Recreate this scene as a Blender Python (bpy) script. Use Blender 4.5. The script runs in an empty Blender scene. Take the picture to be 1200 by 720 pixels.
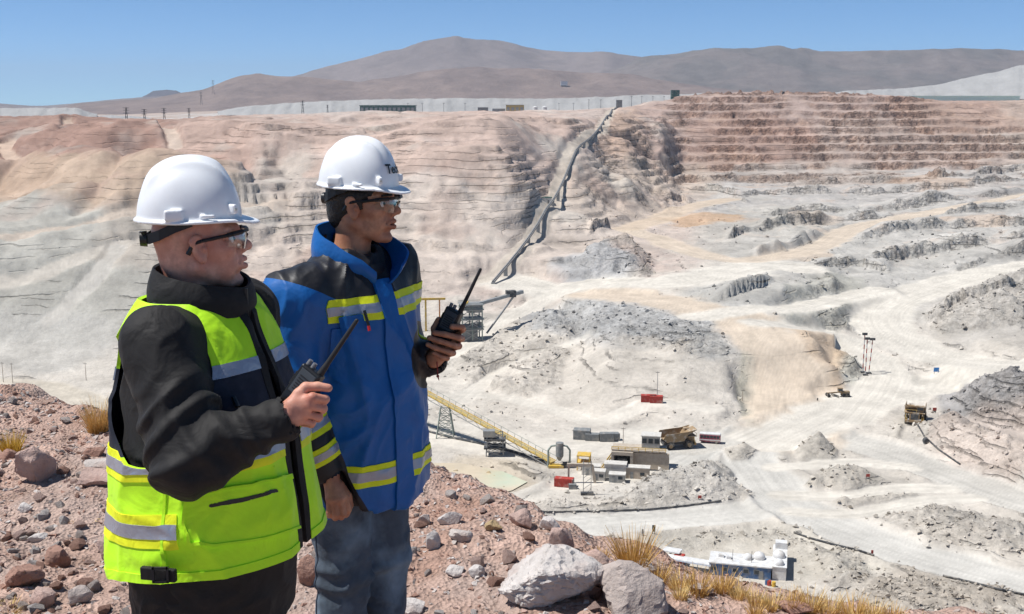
import bpy, bmesh, math, random
import numpy as np
from mathutils import Vector, Matrix
R = math.radians
SC = bpy.context.scene
COL = SC.collection
# ------------------------------------------------------------------ camera
CAMZ = 1.92; FPX = 1333.0; PITCH = math.atan(240.0/FPX)
cam_d = bpy.data.cameras.new('camera'); cam = bpy.data.objects.new('camera', cam_d); COL.objects.link(cam)
cam_d.sensor_width = 36.0; cam_d.lens = FPX/1200*36; cam_d.clip_start = 0.1; cam_d.clip_end = 60000
cam.location = (0, 0, CAMZ); cam.rotation_euler = (math.pi/2 - PITCH, 0, 0)
SC.camera = cam
# ------------------------------------------------------------------ sky, sun, exposure
SUN_EL, SUN_AZ = 62.0, -95.0           # azimuth from the view direction: sun high on the left
w = bpy.data.worlds.new('World'); SC.world = w; w.use_nodes = True
wn = w.node_tree.nodes; wl = w.node_tree.links; wn.clear()
sky = wn.new('ShaderNodeTexSky'); sky.sky_type = 'NISHITA'; sky.sun_disc = False
sky.sun_elevation = R(SUN_EL); sky.sun_rotation = R(SUN_AZ)
sky.altitude = 4500; sky.air_density = 0.55; sky.dust_density = 0.0; sky.ozone_density = 6.0
bgn = wn.new('ShaderNodeBackground'); bgn.inputs['Strength'].default_value = 0.12
out = wn.new('ShaderNodeOutputWorld')
tn = wn.new('ShaderNodeVectorMath'); tn.operation = 'MULTIPLY'; tn.inputs[1].default_value = (.84, 1.06, 1.0)   # thin dry high-altitude air: a slightly greener blue
wl.new(sky.outputs[0], tn.inputs[0]); wl.new(tn.outputs[0], bgn.inputs[0]); wl.new(bgn.outputs[0], out.inputs[0])
sd = bpy.data.lights.new('sun', 'SUN'); sd.energy = 4.4; sd.angle = R(0.53); sd.color = (1.0, 0.972, 0.935)
sun = bpy.data.objects.new('sun', sd); COL.objects.link(sun)
sdir = Vector((math.sin(R(SUN_AZ))*math.cos(R(SUN_EL)), math.cos(R(SUN_AZ))*math.cos(R(SUN_EL)), math.sin(R(SUN_EL))))
sun.rotation_euler = sdir.to_track_quat('Z', 'Y').to_euler(); sun.location = (-30, -5, 60)
SC.view_settings.view_transform = 'Standard'; SC.view_settings.look = 'None'
SC.view_settings.exposure = 0.40; SC.view_settings.gamma = 1.0
SC.render.engine = 'CYCLES'; SC.cycles.use_denoising = True
SC.cycles.max_bounces = 6; SC.cycles.volume_bounces = 0
SC.cycles.use_adaptive_sampling = True; SC.cycles.adaptive_threshold = 0.015

# ------------------------------------------------------------------ pixel -> place
def ray(u, v):
    x = (u-600)/FPX; y = (360-v)/FPX
    return np.array([x, math.cos(PITCH)+y*math.sin(PITCH), -math.sin(PITCH)+y*math.cos(PITCH)])
def at_y(u, v, y):
    d = ray(u, v); return np.array([0, 0, CAMZ]) + d*(y/d[1])
def at_z(u, v, z):
    d = ray(u, v); return np.array([0, 0, CAMZ]) + d*((z-CAMZ)/d[2])
def project(X, Y, Z):
    zz = Z-CAMZ
    dep = Y*math.cos(PITCH) - zz*math.sin(PITCH)
    up = Y*math.sin(PITCH) + zz*math.cos(PITCH)
    return 600+FPX*X/dep, 360-FPX*up/dep

# ------------------------------------------------------------------ noise
_rng = np.random.RandomState(7)
_P = np.concatenate([_rng.permutation(256)]*3).astype(np.int32)
_G2 = np.stack([np.cos(np.arange(256)*2*np.pi/256*37), np.sin(np.arange(256)*2*np.pi/256*37)], 1).astype(np.float32)
_G3 = _rng.normal(size=(256, 3)); _G3 = (_G3/np.linalg.norm(_G3, axis=1)[:, None]).astype(np.float32)
def n2(x, y):
    xi = np.floor(x).astype(np.int64); yi = np.floor(y).astype(np.int64)
    xf = (x-xi).astype(np.float32); yf = (y-yi).astype(np.float32)
    xi &= 255; yi &= 255
    u = xf*xf*xf*(xf*(xf*6-15)+10); v = yf*yf*yf*(yf*(yf*6-15)+10)
    def g(ix, iy, fx, fy):
        h = _P[_P[ix & 255]+(iy & 255)]; gg = _G2[h]; return gg[..., 0]*fx+gg[..., 1]*fy
    a = g(xi, yi, xf, yf); b = g(xi+1, yi, xf-1, yf); c = g(xi, yi+1, xf, yf-1); d = g(xi+1, yi+1, xf-1, yf-1)
    return (a+(b-a)*u)*(1-v)+(c+(d-c)*u)*v
def n3(p):
    i = np.floor(p).astype(np.int64); f = (p-i).astype(np.float32); i &= 255
    u = f*f*f*(f*(f*6-15)+10)
    r = 0
    for dx in (0, 1):
        for dy in (0, 1):
            for dz in (0, 1):
                h = _P[_P[_P[(i[:, 0]+dx) & 255]+((i[:, 1]+dy) & 255)]+((i[:, 2]+dz) & 255)]
                gg = _G3[h]
                dt = gg[:, 0]*(f[:, 0]-dx)+gg[:, 1]*(f[:, 1]-dy)+gg[:, 2]*(f[:, 2]-dz)
                r = r + dt*(u[:, 0] if dx else 1-u[:, 0])*(u[:, 1] if dy else 1-u[:, 1])*(u[:, 2] if dz else 1-u[:, 2])
    return r
def fbm(x, y, s, o=4, g=0.5, seed=0):
    r = 0; a = 1; q = 1/s
    for k in range(o):
        r = r+a*n2(x*q+seed*17.3+k*31.7, y*q-seed*9.1+k*11.3); a *= g; q *= 2.03
    return r
def ridged(x, y, s, o=4, g=0.5, seed=0):
    r = 0; a = 1; q = 1/s
    for k in range(o):
        r = r+a*(1-2*np.abs(n2(x*q+seed*13.7+k*21.7, y*q-seed*5.3+k*17.9))); a *= g; q *= 2.03
    return r
def sst(a, b, x):
    t = np.clip((x-a)/(b-a), 0, 1); return t*t*(3-2*t)

# ------------------------------------------------------------------ objects
def lin(h):
    h = h.lstrip('#'); c = [int(h[i:i+2], 16)/255 for i in (0, 2, 4)]
    return tuple(x/12.92 if x <= 0.04045 else ((x+0.055)/1.055)**2.4 for x in c)
def tag(o, label=None, cat=None, group=None, kind=None):
    if label: o['label'] = label
    if cat: o['category'] = cat
    if group: o['group'] = group
    if kind: o['kind'] = kind
    return o
def link(name, me, mats=None, parent=None, loc=None):
    o = bpy.data.objects.new(name, me); COL.objects.link(o)
    if mats is not None:
        for m in (mats if isinstance(mats, (list, tuple)) else [mats]): me.materials.append(m)
    if parent: o.parent = parent
    if loc is not None: o.location = loc
    return o
def empty(name, loc, rz=0, label=None, cat=None, group=None):
    o = bpy.data.objects.new(name, None); COL.objects.link(o); o.location = tuple(loc); o.rotation_euler = (0, 0, rz)
    o.empty_display_size = 0.2
    return tag(o, label, cat, group)
def np_mesh(name, V, F, smooth=True, colors=None, matidx=None):
    """F: (n,3) or (n,4) int array"""
    V = np.asarray(V, np.float32); F = np.asarray(F, np.int32); k = F.shape[1]
    me = bpy.data.meshes.new(name)
    me.vertices.add(len(V)); me.vertices.foreach_set('co', V.ravel())
    me.loops.add(F.size); me.loops.foreach_set('vertex_index', F.ravel())
    me.polygons.add(len(F)); me.polygons.foreach_set('loop_start', np.arange(0, F.size, k, dtype=np.int32))
    me.polygons.foreach_set('loop_total', np.full(len(F), k, np.int32))
    if matidx is not None: me.polygons.foreach_set('material_index', np.asarray(matidx, np.int32))
    me.polygons.foreach_set('use_smooth', np.full(len(F), smooth, bool))
    me.update(calc_edges=True)
    if colors is not None:
        for nm, c in colors.items():
            c = np.asarray(c, np.float32)
            if c.ndim == 1:
                a = me.attributes.new(nm, 'FLOAT', 'POINT'); a.data.foreach_set('value', c)
            else:
                if c.shape[1] == 3: c = np.concatenate([c, np.ones((len(c), 1), np.float32)], 1)
                a = me.attributes.new(nm, 'FLOAT_COLOR', 'POINT'); a.data.foreach_set('color', c.ravel())
    return me
class MB:
    """collects simple solids into one mesh"""
    def __init__(s): s.v = []; s.f = []; s.m = []
    def add(s, V, F, m=0):
        b = len(s.v); s.v += [tuple(map(float, p)) for p in V]; s.f += [tuple(i+b for i in f) for f in F]; s.m += [m]*len(F)
        return s
    def box(s, c, d, rz=0, m=0, taper=1.0, ax=None):
        x, y, z = d[0]/2, d[1]/2, d[2]/2; P = []
        for k, (i, j) in enumerate(((-1, -1), (1, -1), (1, 1), (-1, 1))): P.append((i*x, j*y, -z))
        for k, (i, j) in enumerate(((-1, -1), (1, -1), (1, 1), (-1, 1))): P.append((i*x*taper, j*y*taper, z))
        M = Matrix.Rotation(rz, 3, 'Z') if ax is None else ax
        P = [M @ Vector(p)+Vector(c) for p in P]
        return s.add(P, [(3, 2, 1, 0), (4, 5, 6, 7), (0, 1, 5, 4), (1, 2, 6, 5), (2, 3, 7, 6), (3, 0, 4, 7)], m)
    def bar(s, a, b, w, h=None, m=0):
        a = Vector(a); b = Vector(b); h = h or w; d = b-a; L = d.length
        q = d.to_track_quat('Z', 'Y').to_matrix()
        return s.box((a+b)/2, (w, h, L), m=m, ax=q)
    def cyl(s, a, b, r, r2=None, n=10, m=0, caps=True):
        a = Vector(a); b = Vector(b); r2 = r if r2 is None else r2
        q = (b-a).to_track_quat('Z', 'Y').to_matrix(); P = []
        for c, rr in ((a, r), (b, r2)):
            for k in range(n):
                t = 2*math.pi*k/n; P.append(q @ Vector((rr*math.cos(t), rr*math.sin(t), 0))+c)
        F = [(k, (k+1) % n, n+(k+1) % n, n+k) for k in range(n)]
        if caps: F += [tuple(range(n-1, -1, -1)), tuple(range(n, 2*n))]
        return s.add(P, F, m)
    def sphere(s, c, r, n=12, m=0, sc=(1, 1, 1)):
        P = []; F = []; k = n//2
        for i in range(k+1):
            for j in range(n):
                t = math.pi*i/k; f = 2*math.pi*j/n
                P.append((c[0]+r*sc[0]*math.sin(t)*math.cos(f), c[1]+r*sc[1]*math.sin(t)*math.sin(f), c[2]+r*sc[2]*math.cos(t)))
        for i in range(k):
            for j in range(n):
                F.append((i*n+j, (i+1)*n+j, (i+1)*n+(j+1) % n, i*n+(j+1) % n))
        return s.add(P, F, m)
    def prism(s, poly, z0, z1, M=None, m=0):
        n = len(poly); P = [Vector((x, y, z)) for z in (z0, z1) for x, y in poly]
        if M is not None: P = [M @ p for p in P]
        F = [(k, (k+1) % n, n+(k+1) % n, n+k) for k in range(n)]+[tuple(range(n-1, -1, -1)), tuple(range(n, 2*n))]
        return s.add(P, F, m)
    def build(s, name, mats, parent=None, smooth=False, bevel=0, loc=None):
        me = bpy.data.meshes.new(name); me.from_pydata(s.v, [], s.f); me.update()
        me.polygons.foreach_set('material_index', np.array(s.m, np.int32))
        if smooth:
            me.polygons.foreach_set('use_smooth', np.ones(len(s.f), bool))
            me.set_sharp_from_angle(angle=R(40))
        o = link(name, me, mats, parent, loc)
        if bevel:
            b = o.modifiers.new('bevel', 'BEVEL'); b.width = bevel; b.segments = 2; b.limit_method = 'ANGLE'
        return o
def copy_tree(o, parent=None):
    c = o.copy(); COL.objects.link(c); c.parent = parent
    for ch in list(o.children): copy_tree(ch, c)
    return c

# ------------------------------------------------------------------ materials
MATS = {}
def mat(name, color=None, rough=0.6, spec=0.4, metal=0, var=0.0, vscale=8.0, bump=0.0, bscale=40.0, bdist=0.01,
        attr=None, coat=0, sheen=0, alpha=1, trans=0, detail=6, tint=None, sss=0, crumple=None):
    """Principled material: colour (or attribute) x noise, noise bump. Object coordinates."""
    m = bpy.data.materials.new(name); m.use_nodes = True; n = m.node_tree.nodes; l = m.node_tree.links
    b = n['Principled BSDF']; b.inputs['Roughness'].default_value = rough; b.inputs['Metallic'].default_value = metal
    b.inputs['Specular IOR Level'].default_value = spec
    if coat: b.inputs['Coat Weight'].default_value = coat; b.inputs['Coat Roughness'].default_value = 0.15
    if sheen: b.inputs['Sheen Weight'].default_value = sheen; b.inputs['Sheen Roughness'].default_value = 0.5
    if trans: b.inputs['Transmission Weight'].default_value = trans
    if sss:
        b.inputs['Subsurface Weight'].default_value = sss; b.inputs['Subsurface Radius'].default_value = (1, .35, .2)
        b.inputs['Subsurface Scale'].default_value = 0.006
    if alpha < 1: b.inputs['Alpha'].default_value = alpha
    tc = n.new('ShaderNodeTexCoord')
    src = None
    if attr:
        a = n.new('ShaderNodeAttribute'); a.attribute_name = attr; src = a.outputs['Color']
    elif color is not None:
        b.inputs['Base Color'].default_value = (*color, 1)
    if var or tint:
        t = n.new('ShaderNodeTexNoise'); t.inputs['Scale'].default_value = vscale; t.inputs['Detail'].default_value = detail
        t.inputs['Roughness'].default_value = 0.62
        l.new(tc.outputs['Object'], t.inputs['Vector'])
        mp = n.new('ShaderNodeMapRange'); mp.inputs['From Min'].default_value = 0.3; mp.inputs['From Max'].default_value = 0.7
        mp.inputs['To Min'].default_value = 1-var; mp.inputs['To Max'].default_value = 1+var
        l.new(t.outputs['Fac'], mp.inputs['Value'])
        mx = n.new('ShaderNodeVectorMath'); mx.operation = 'SCALE'
        if src: l.new(src, mx.inputs[0])
        else: mx.inputs[0].default_value = color
        l.new(mp.outputs[0], mx.inputs['Scale']); src = mx.outputs[0]
        if tint:
            t2 = n.new('ShaderNodeTexNoise'); t2.inputs['Scale'].default_value = tint[1]; t2.inputs['Detail'].default_value = 5
            l.new(tc.outputs['Object'], t2.inputs['Vector'])
            m2 = n.new('ShaderNodeMapRange'); m2.inputs['From Min'].default_value = tint[2]; m2.inputs['From Max'].default_value = tint[3]
            l.new(t2.outputs['Fac'], m2.inputs['Value'])
            mi = n.new('ShaderNodeMix'); mi.data_type = 'RGBA'
            l.new(m2.outputs[0], mi.inputs[0]); l.new(src, mi.inputs[6]); mi.inputs[7].default_value = (*tint[0], 1)
            src = mi.outputs[2]
    if src: l.new(src, b.inputs['Base Color'])
    if bump:
        t = n.new('ShaderNodeTexNoise'); t.inputs['Scale'].default_value = bscale; t.inputs['Detail'].default_value = detail
        t.inputs['Roughness'].default_value = 0.6
        l.new(tc.outputs['Object'], t.inputs['Vector'])
        bp = n.new('ShaderNodeBump'); bp.inputs['Strength'].default_value = bump; bp.inputs['Distance'].default_value = bdist
        l.new(t.outputs['Fac'], bp.inputs['Height']); l.new(bp.outputs[0], b.inputs['Normal'])
        if crumple:
            t0 = n.new('ShaderNodeTexNoise'); t0.inputs['Scale'].default_value = crumple[0]; t0.inputs['Detail'].default_value = 3; t0.inputs['Distortion'].default_value = .6
            l.new(tc.outputs['Object'], t0.inputs['Vector'])
            cb = n.new('ShaderNodeBump'); cb.inputs['Strength'].default_value = 1.0; cb.inputs['Distance'].default_value = crumple[1]
            l.new(t0.outputs['Fac'], cb.inputs['Height']); l.new(cb.outputs[0], bp.inputs['Normal'])
    MATS[name] = m
    return m
# ================================================================== THE MINE: terrain
KALB = 1.42
def alb(h): return np.array(lin(h))/KALB
FLOOR = -118.0
def v2Y(v, z):
    d = ray(600, v); return (z-CAMZ)*d[1]/d[2]
def far(Y, z): return ('Y', Y, z)
PROFILE = {   # column u : (v, z) pairs from near to far
 -400: [(720,-118),(455,-118),(400,-108),(300,-82),(250,-66),(200,-46),(160,-26),far(1560,-36),far(2400,-50)],
 0:    [(720,-118),(455,-118),(405,-112),(292,-76),(270,-73),(250,-68),(205,-54),(165,-33),(150,-25.5),far(1560,-36),far(2400,-50)],
 150:  [(720,-118),(470,-118),(420,-114),(300,-80),(262,-70),(240,-60),(200,-47),(165,-30),(150,-23),far(1600,-34),far(2400,-47)],
 300:  [(720,-118),(480,-118),(400,-112),(330,-99),(280,-82),(230,-61),(180,-37),(148,-18.5),far(1300,-19),far(1650,-22),far(2400,-26)],
 450:  [(720,-118),(500,-118),(400,-114),(330,-103),(280,-86),(230,-62),(180,-36),(148,-18),(136,-10.5),far(1750,-15.5),far(2400,-19)],
 580:  [(720,-118),(480,-118),(400,-114),(345,-107),(300,-94),(250,-72),(200,-46),(155,-21.5),(136,-11),far(1750,-15),far(2400,-18)],
 660:  [(720,-118),(480,-118),(420,-112),(350,-105),(300,-97),(250,-80),(200,-54),(160,-29),(145,-18.5),(134,-10.5),far(1600,-12),far(2400,-15)],
 725:  [(720,-118),(495,-118),(412,-104),(350,-99),(300,-96),(250,-86),(200,-62),(165,-37),far(1250,-21.5),far(1500,-9),far(1720,-8),far(2400,-9)],
 765:  [(720,-118),(500,-118),(412,-104),(350,-98),(300,-95),(250,-90),(222,-80),(195,-64),(170,-44),far(1330,-28),far(1467,-14),far(1580,2),far(1750,2),far(2400,2)],
 800:  [(720,-118),(505,-118),(412,-103),(350,-96),(300,-95),(250,-90),(222,-86),(205,-78),far(1300,-76),far(1500,2),far(1530,12),far(1750,10),far(2400,5)],
 870:  [(720,-118),(500,-118),(412,-104),(350,-96),(300,-95),(250,-91),(222,-87),(206,-80),far(1310,-78),far(1500,10),far(1540,15),far(1700,14),far(2400,5)],
 900:  [(720,-118),(470,-118),(440,-112),(390,-99),(340,-96),(300,-95),(255,-92),(225,-88),(207,-80),far(1310,-79),far(1500,10),far(1540,15),far(1700,14),far(2400,5)],
 1010: [(720,-118),(460,-118),(420,-113),(370,-107),(330,-101),(270,-93),(235,-87),(208,-80),far(1315,-79),far(1510,9),far(1550,13),far(1700,11),far(2400,5)],
 1100: [(720,-118),(455,-118),(400,-112),(350,-106),(300,-99),(250,-89),(220,-81),(205,-75),far(1330,-70),far(1530,0),far(1600,3),far(2400,4)],
 1200: [(720,-118),(500,-117),(440,-110),(400,-107),(330,-102),(280,-95),(240,-84),(212,-76),far(1330,-68),far(1540,-1),far(1640,3),far(2400,5)],
 1650: [(720,-118),(500,-116),(440,-109),(400,-105),(330,-100),(280,-92),(240,-80),(205,-62),far(1330,-50),far(1540,0),far(1640,4),far(2400,5)],
}
_us = sorted(PROFILE); _ts = np.array([(u-600)/FPX/0.985 for u in _us])
# rows
Yr = [165.0]
while Yr[-1] < 2400:
    y = Yr[-1]; Yr.append(y + (min(y*y/(FPX*118)*1.75, 2.7 if y < 1250 else 3.2) if 235 < y < 1600 else (2.2 if y < 300 else 9)))
Yr = np.array(Yr)
Tc = np.concatenate([np.linspace(-1.0, -0.5, 40, endpoint=False), np.linspace(-0.5, 0.5, 660), np.linspace(0.5, 1.0, 41)[1:]])
_tab = []
for u in _us:
    ys, zs = [0], [FLOOR]
    for e in PROFILE[u]:
        if e[0] == 'Y': y, z = e[1], e[2]
        else: z = e[1]; y = v2Y(e[0], z)
        if y > ys[-1]+4: ys.append(y); zs.append(z)
    _tab.append(np.interp(Yr, ys, zs))
_tab = np.array(_tab)                                    # (cols, rows)
TT, YY = np.meshgrid(Tc, Yr, indexing='ij')
ZB = np.empty_like(TT)
_j = np.clip(np.searchsorted(_ts, Tc)-1, 0, len(_ts)-2); _f = np.clip((Tc-_ts[_j])/(_ts[_j+1]-_ts[_j]), 0, 1); _f = _f*_f*(3-2*_f)
ZB = _tab[_j]*(1-_f)[:, None] + _tab[_j+1]*_f[:, None]
# smooth the profile along Y a little (not across the far wall crest)
for _ in range(6):
    ZB[:, 1:-1] = 0.25*ZB[:, :-2]+0.5*ZB[:, 1:-1]+0.25*ZB[:, 2:]
XX = TT*YY
def zbase(t, y):
    a = int(np.clip(np.searchsorted(Tc, t), 1, len(Tc)-1)); b = int(np.clip(np.searchsorted(Yr, y), 1, len(Yr)-1))
    ft = (t-Tc[a-1])/(Tc[a]-Tc[a-1]); fy = (y-Yr[b-1])/(Yr[b]-Yr[b-1])
    return (ZB[a-1, b-1]*(1-ft)+ZB[a, b-1]*ft)*(1-fy)+(ZB[a-1, b]*(1-ft)+ZB[a, b]*ft)*fy
def hit(u, v, Zgrid=None):
    """first place where the pixel's ray meets the (base) terrain"""
    Zg = ZB if Zgrid is None else Zgrid
    d = ray(u, v); t = d[0]/d[1]
    a = int(np.clip(np.searchsorted(Tc, t), 1, len(Tc)-1)); ft = (t-Tc[a-1])/(Tc[a]-Tc[a-1])
    col = Zg[a-1]*(1-ft)+Zg[a]*ft
    rz = CAMZ + d[2]/d[1]*Yr
    k = np.nonzero(rz <= col)[0]
    if len(k) == 0: k = [len(Yr)-1]
    k = max(int(k[0]), 1)
    g0 = rz[k-1]-col[k-1]; g1 = rz[k]-col[k]; f = g0/(g0-g1) if g0 > g1 and g0 > 0 else 1.0
    y = Yr[k-1]+(Yr[k]-Yr[k-1])*min(max(f, 0), 1)
    return np.array([t*y, y, CAMZ+d[2]/d[1]*y])
UB, VB = project(XX, YY, ZB)                              # where each ground point shows

# ---- general relief
rough = np.zeros_like(ZB)                                 # 0 smooth dirt .. 1 broken rock
H = np.zeros_like(ZB)
def rad(u, v, ru, rv, p=2.0):
    return np.clip(1-((np.abs(UB-u)/ru)**p+(np.abs(VB-v)/rv)**p), 0, 1)
leftm = np.maximum(sst(760, 640, UB)*sst(400, 300, VB), sst(800, 770, UB)*sst(250, 225, VB))                 # the pinkish slope on the left
wallm = sst(765, 800, UB)*sst(222, 208, VB)*sst(1760, 1560, YY)
H += fbm(XX, YY, 180, 4, 0.5, 1)*7*sst(430, 330, VB)*sst(2300, 1500, YY)*(1-wallm)
H += ridged(XX+fbm(XX, YY, 60, 2, .5, 5)*40, YY, 95, 3, 0.5, 2)*5.0*leftm*sst(125, 160, VB)
# hills on the far left: rounded, with gullies
hm = sst(330, 180, UB)*sst(140, 165, VB)*sst(300, 265, VB)
H += (fbm(XX*1.0, YY*0.6, 230, 3, 0.45, 9)*17+ridged(XX+fbm(XX, YY, 120, 2, .5, 6)*60, YY*.35, 85, 3, .45, 4)*5.0)*hm
H += fbm(XX, YY, 22, 4, 0.55, 3)*1.6*sst(460, 360, VB)

# explicit hills and gullies of the left side, sized in metres
def hill(u, v, rx, ry, h, seed=0):
    p = hit(u, v); x = (XX-p[0])/rx; y = (YY-p[1])/ry; d = np.hypot(x, y)*(1+.35*fbm(XX, YY, 90, 3, .5, int(u)))
    H[...] += h*np.exp(-(d*1.25)**2.4)
def gully(px, w, dep):
    P = np.array([hit(*p)[:2] for p in px]); d = np.full(XX.shape, 1e9)
    for a, b in zip(P[:-1], P[1:]):
        e = b-a; t = np.clip(((XX-a[0])*e[0]+(YY-a[1])*e[1])/(e @ e), 0, 1); d = np.minimum(d, np.hypot(XX-a[0]-t*e[0], YY-a[1]-t*e[1]))
    d = d+fbm(XX, YY, 30, 3, .5, int(px[0][0]))*w*.8
    H[...] -= dep*np.exp(-(np.clip(d, 0, None)/w)**1.3)
for a in [(110,178,120,60,13),(15,178,80,50,8),(232,172,80,45,9),(300,190,70,50,10),(60,218,100,50,14),(185,228,90,45,15),(275,236,80,40,12),(345,172,80,45,8),(40,258,90,30,8),(135,266,80,30,8),(480,172,110,50,6),(565,205,90,45,9),(628,170,80,45,6),(400,240,90,40,9),(330,268,80,35,8)]: hill(*a)
for a in [([(165,185),(150,215),(115,250),(90,272)],11,9),([(60,190),(40,215),(0,235)],10,8),([(215,195),(235,225),(230,262),(200,285)],11,9),([(270,175),(300,215),(310,255)],10,7),([(330,195),(345,225),(335,270),(300,300)],11,8),([(395,215),(380,260),(350,300)],10,7)]: gully(*a)
# ---- mounds: polygons on the photograph's ground, (points, height, slope, roughness)
def polysd(P, X, Y):
    """signed distance, inside positive"""
    P = np.asarray(P, float); n = len(P); d = np.full(X.shape, 1e9); ins = np.zeros(X.shape, bool)
    for i in range(n):
        a = P[i]; b = P[(i+1) % n]; e = b-a; L = e @ e
        t = np.clip(((X-a[0])*e[0]+(Y-a[1])*e[1])/L, 0, 1)
        d = np.minimum(d, np.hypot(X-a[0]-t*e[0], Y-a[1]-t*e[1]))
        c = ((a[1] > Y) != (b[1] > Y)); ins ^= c & (X < (b[0]-a[0])*(Y-a[1])/(b[1]-a[1]+1e-12)+a[0])
    return np.where(ins, d, -d)
def window(P, pad):
    P = np.asarray(P); x0, y0 = P.min(0)[:2]-pad; x1, y1 = P.max(0)[:2]+pad
    r = np.nonzero((Yr >= y0) & (Yr <= y1))[0]
    if len(r) == 0: return None
    yy = Yr[r]; t0 = min(x0/yy[0], x0/yy[-1]); t1 = max(x1/yy[0], x1/yy[-1])
    c = np.nonzero((Tc >= t0) & (Tc <= t1))[0]
    if len(c) == 0: return None
    return np.s_[c[0]:c[-1]+1, r[0]:r[-1]+1]
def mound(px, h, slope=0.65, rg=0.5, wob=1.0, top=0.0):
    P = np.array([hit(*p)[:2] for p in px]); s = window(P, 12)
    if s is None: return
    x, y = XX[s], YY[s]; n = fbm(x, y, 18, 3, .5, int(h*7))*4*wob
    sdv = polysd(P, x, y)+n
    hh = np.minimum(np.clip(sdv, 0, None)*slope, h*(1+top*fbm(x, y, 14, 3, .5, 8)))
    m = sst(0, 3, sdv)
    hh = hh + m*fbm(x, y, 5.5, 3, .6, 12)*rg*1.6
    H[s] += np.where(sdv > -1, hh, 0)
    rough[s] = np.maximum(rough[s], m*rg)
def ledge(px, h, L=70, w=None, rg=1.0, seed=1):
    P = np.array([hit(*p) for p in px]); t = P[:, 0]/P[:, 1]; o = np.argsort(t); t = t[o]; yl = P[o, 1]
    w = w or h*0.55
    c = np.nonzero((Tc > t[0]) & (Tc < t[-1]))[0]
    if len(c) < 3: return
    c0, c1 = c[0], c[-1]+1
    tt = Tc[c0:c1]; y0 = np.interp(tt, t, yl)
    x = XX[c0:c1]; y = YY[c0:c1]
    s = y-y0[:, None]+fbm(x, y*0.4, 30, 4, .55, seed)*min(7, w*2.2)
    f = (tt-t[0])/(t[-1]-t[0]); e = (sst(0, .16, f)*sst(1, .84, f))[:, None]
    e = e*np.clip(0.8+1.1*fbm(x, y*0.3, 38, 3, .6, seed+3), 0.25, 1.15)*.75
    face = sst(-w, 0, s)*(1-sst(0, L, s))
    H[c0:c1] += face*h*e
    m = sst(-w*1.6, -w*.7, s)*sst(w*1.2, 0, s)*np.clip(e*1.5, 0, 1)
    H[c0:c1] += m*fbm(x, y, 6, 4, .65, seed)*rg*h*.28
    rough[c0:c1] = np.maximum(rough[c0:c1], m*rg)
mound([(1000,612),(1080,592),(1150,602),(1240,630),(1240,665),(1100,636)], 3.2, .4, .45, 1.5, .8)
mound([(695,602),(735,566),(790,548),(840,545),(892,562),(886,592),(800,603)], 7, .45, .4)
mound([(1100,470),(1150,448),(1200,440),(1290,438),(1290,520),(1200,512),(1140,492)], 10, .5, .75, 1.5, .5)
mound([(1082,372),(1140,337),(1200,312),(1290,300),(1290,385),(1150,393),(1100,393)], 7, .42, .55, 1.5, .6)
mound([(1062,505),(1105,482),(1200,520),(1290,560),(1290,606),(1200,588),(1130,557)], 8, .5, .4, 1.5, .5)
mound([(930,350),(970,322),(1012,352),(1022,388),(965,384)], 8, .5, .5)
mound([(978,440),(975,415),(990,396),(1020,418),(1028,442)], 4.5, .45, .5)
mound([(1040,402),(1090,418),(1135,432),(1110,440),(1070,432)], 3.5, .4, .45)
mound([(620,385),(660,360),(700,350),(800,360),(868,380),(872,412),(800,418),(660,410)], 2.6, .3, .55, 1.2, .7)
mound([(660,318),(690,294),(745,288),(770,302),(760,322),(700,332)], 9, .7, .5)
mound([(525,430),(560,385),(640,365),(690,370),(660,440),(620,470),(560,470)], 4, .35, .3, 1.5, .6)
mound([(760,640),(830,622),(930,626),(1010,652),(1040,690),(930,690),(820,668)], 3, .35, .5, 1.5, .8)
mound([(1000,700),(1060,672),(1180,690),(1260,715),(1260,760),(1040,760)], 4, .4, .5, 1.5, .6)
mound([(600,612),(640,585),(720,598),(860,594),(840,604),(700,606)], 2.2, .4, .4, .6)
mound([(200,420),(300,380),(330,400),(300,450),(220,450)], 6, .5, .2, 1, .3)
ledge([(845,284),(880,274),(920,268),(975,262)], 11, 60, seed=3)
ledge([(870,312),(900,302),(925,294),(978,276)], 12, 60, seed=4)
ledge([(995,284),(1050,276),(1100,271),(1260,258)], 10, 60, seed=5)
ledge([(1005,304),(1060,298),(1110,292),(1260,280)], 10, 60, seed=6)
ledge([(840,236),(900,230),(960,228),(1100,222),(1260,204)], 9, 80, seed=7)
ledge([(900,218),(1000,213),(1100,208),(1260,194)], 8, 60, seed=51)
ledge([(930,264),(1000,258),(1100,252),(1260,238)], 8, 55, seed=52)
ledge([(1030,244),(1100,238),(1170,230),(1260,220)], 7, 50, seed=53)
ledge([(880,252),(940,246),(1000,244),(1080,240),(1120,236)], 8, 60, seed=8)
ledge([(802,354),(830,350),(860,345),(908,336)], 8, 40, w=2.0, rg=.15, seed=9)
ledge([(682,304),(700,303),(725,301),(750,296)], 6, 45, w=1.6, rg=.12, seed=10)
ledge([(1085,386),(1120,372),(1160,358),(1260,338)], 8, 60, seed=11)
ledge([(940,318),(970,310),(1010,306),(1050,314)], 7, 50, seed=12)
ledge([(686,284),(700,276),(715,270),(735,266)], 9, 40, seed=13)
ledge([(1015,350),(1030,346),(1045,345),(1062,352)], 8, 25, w=3, seed=14)
ledge([(1090,335),(1120,318),(1160,304),(1260,290)], 8, 60, seed=15)
ledge([(800,222),(840,224),(860,232),(880,240)], 8, 50, seed=16)
ledge([(705,190),(740,200),(800,206),(850,215)], 5, 60, seed=17)
ledge([(690,225),(740,235),(800,236),(830,246)], 7, 60, seed=18)
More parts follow.
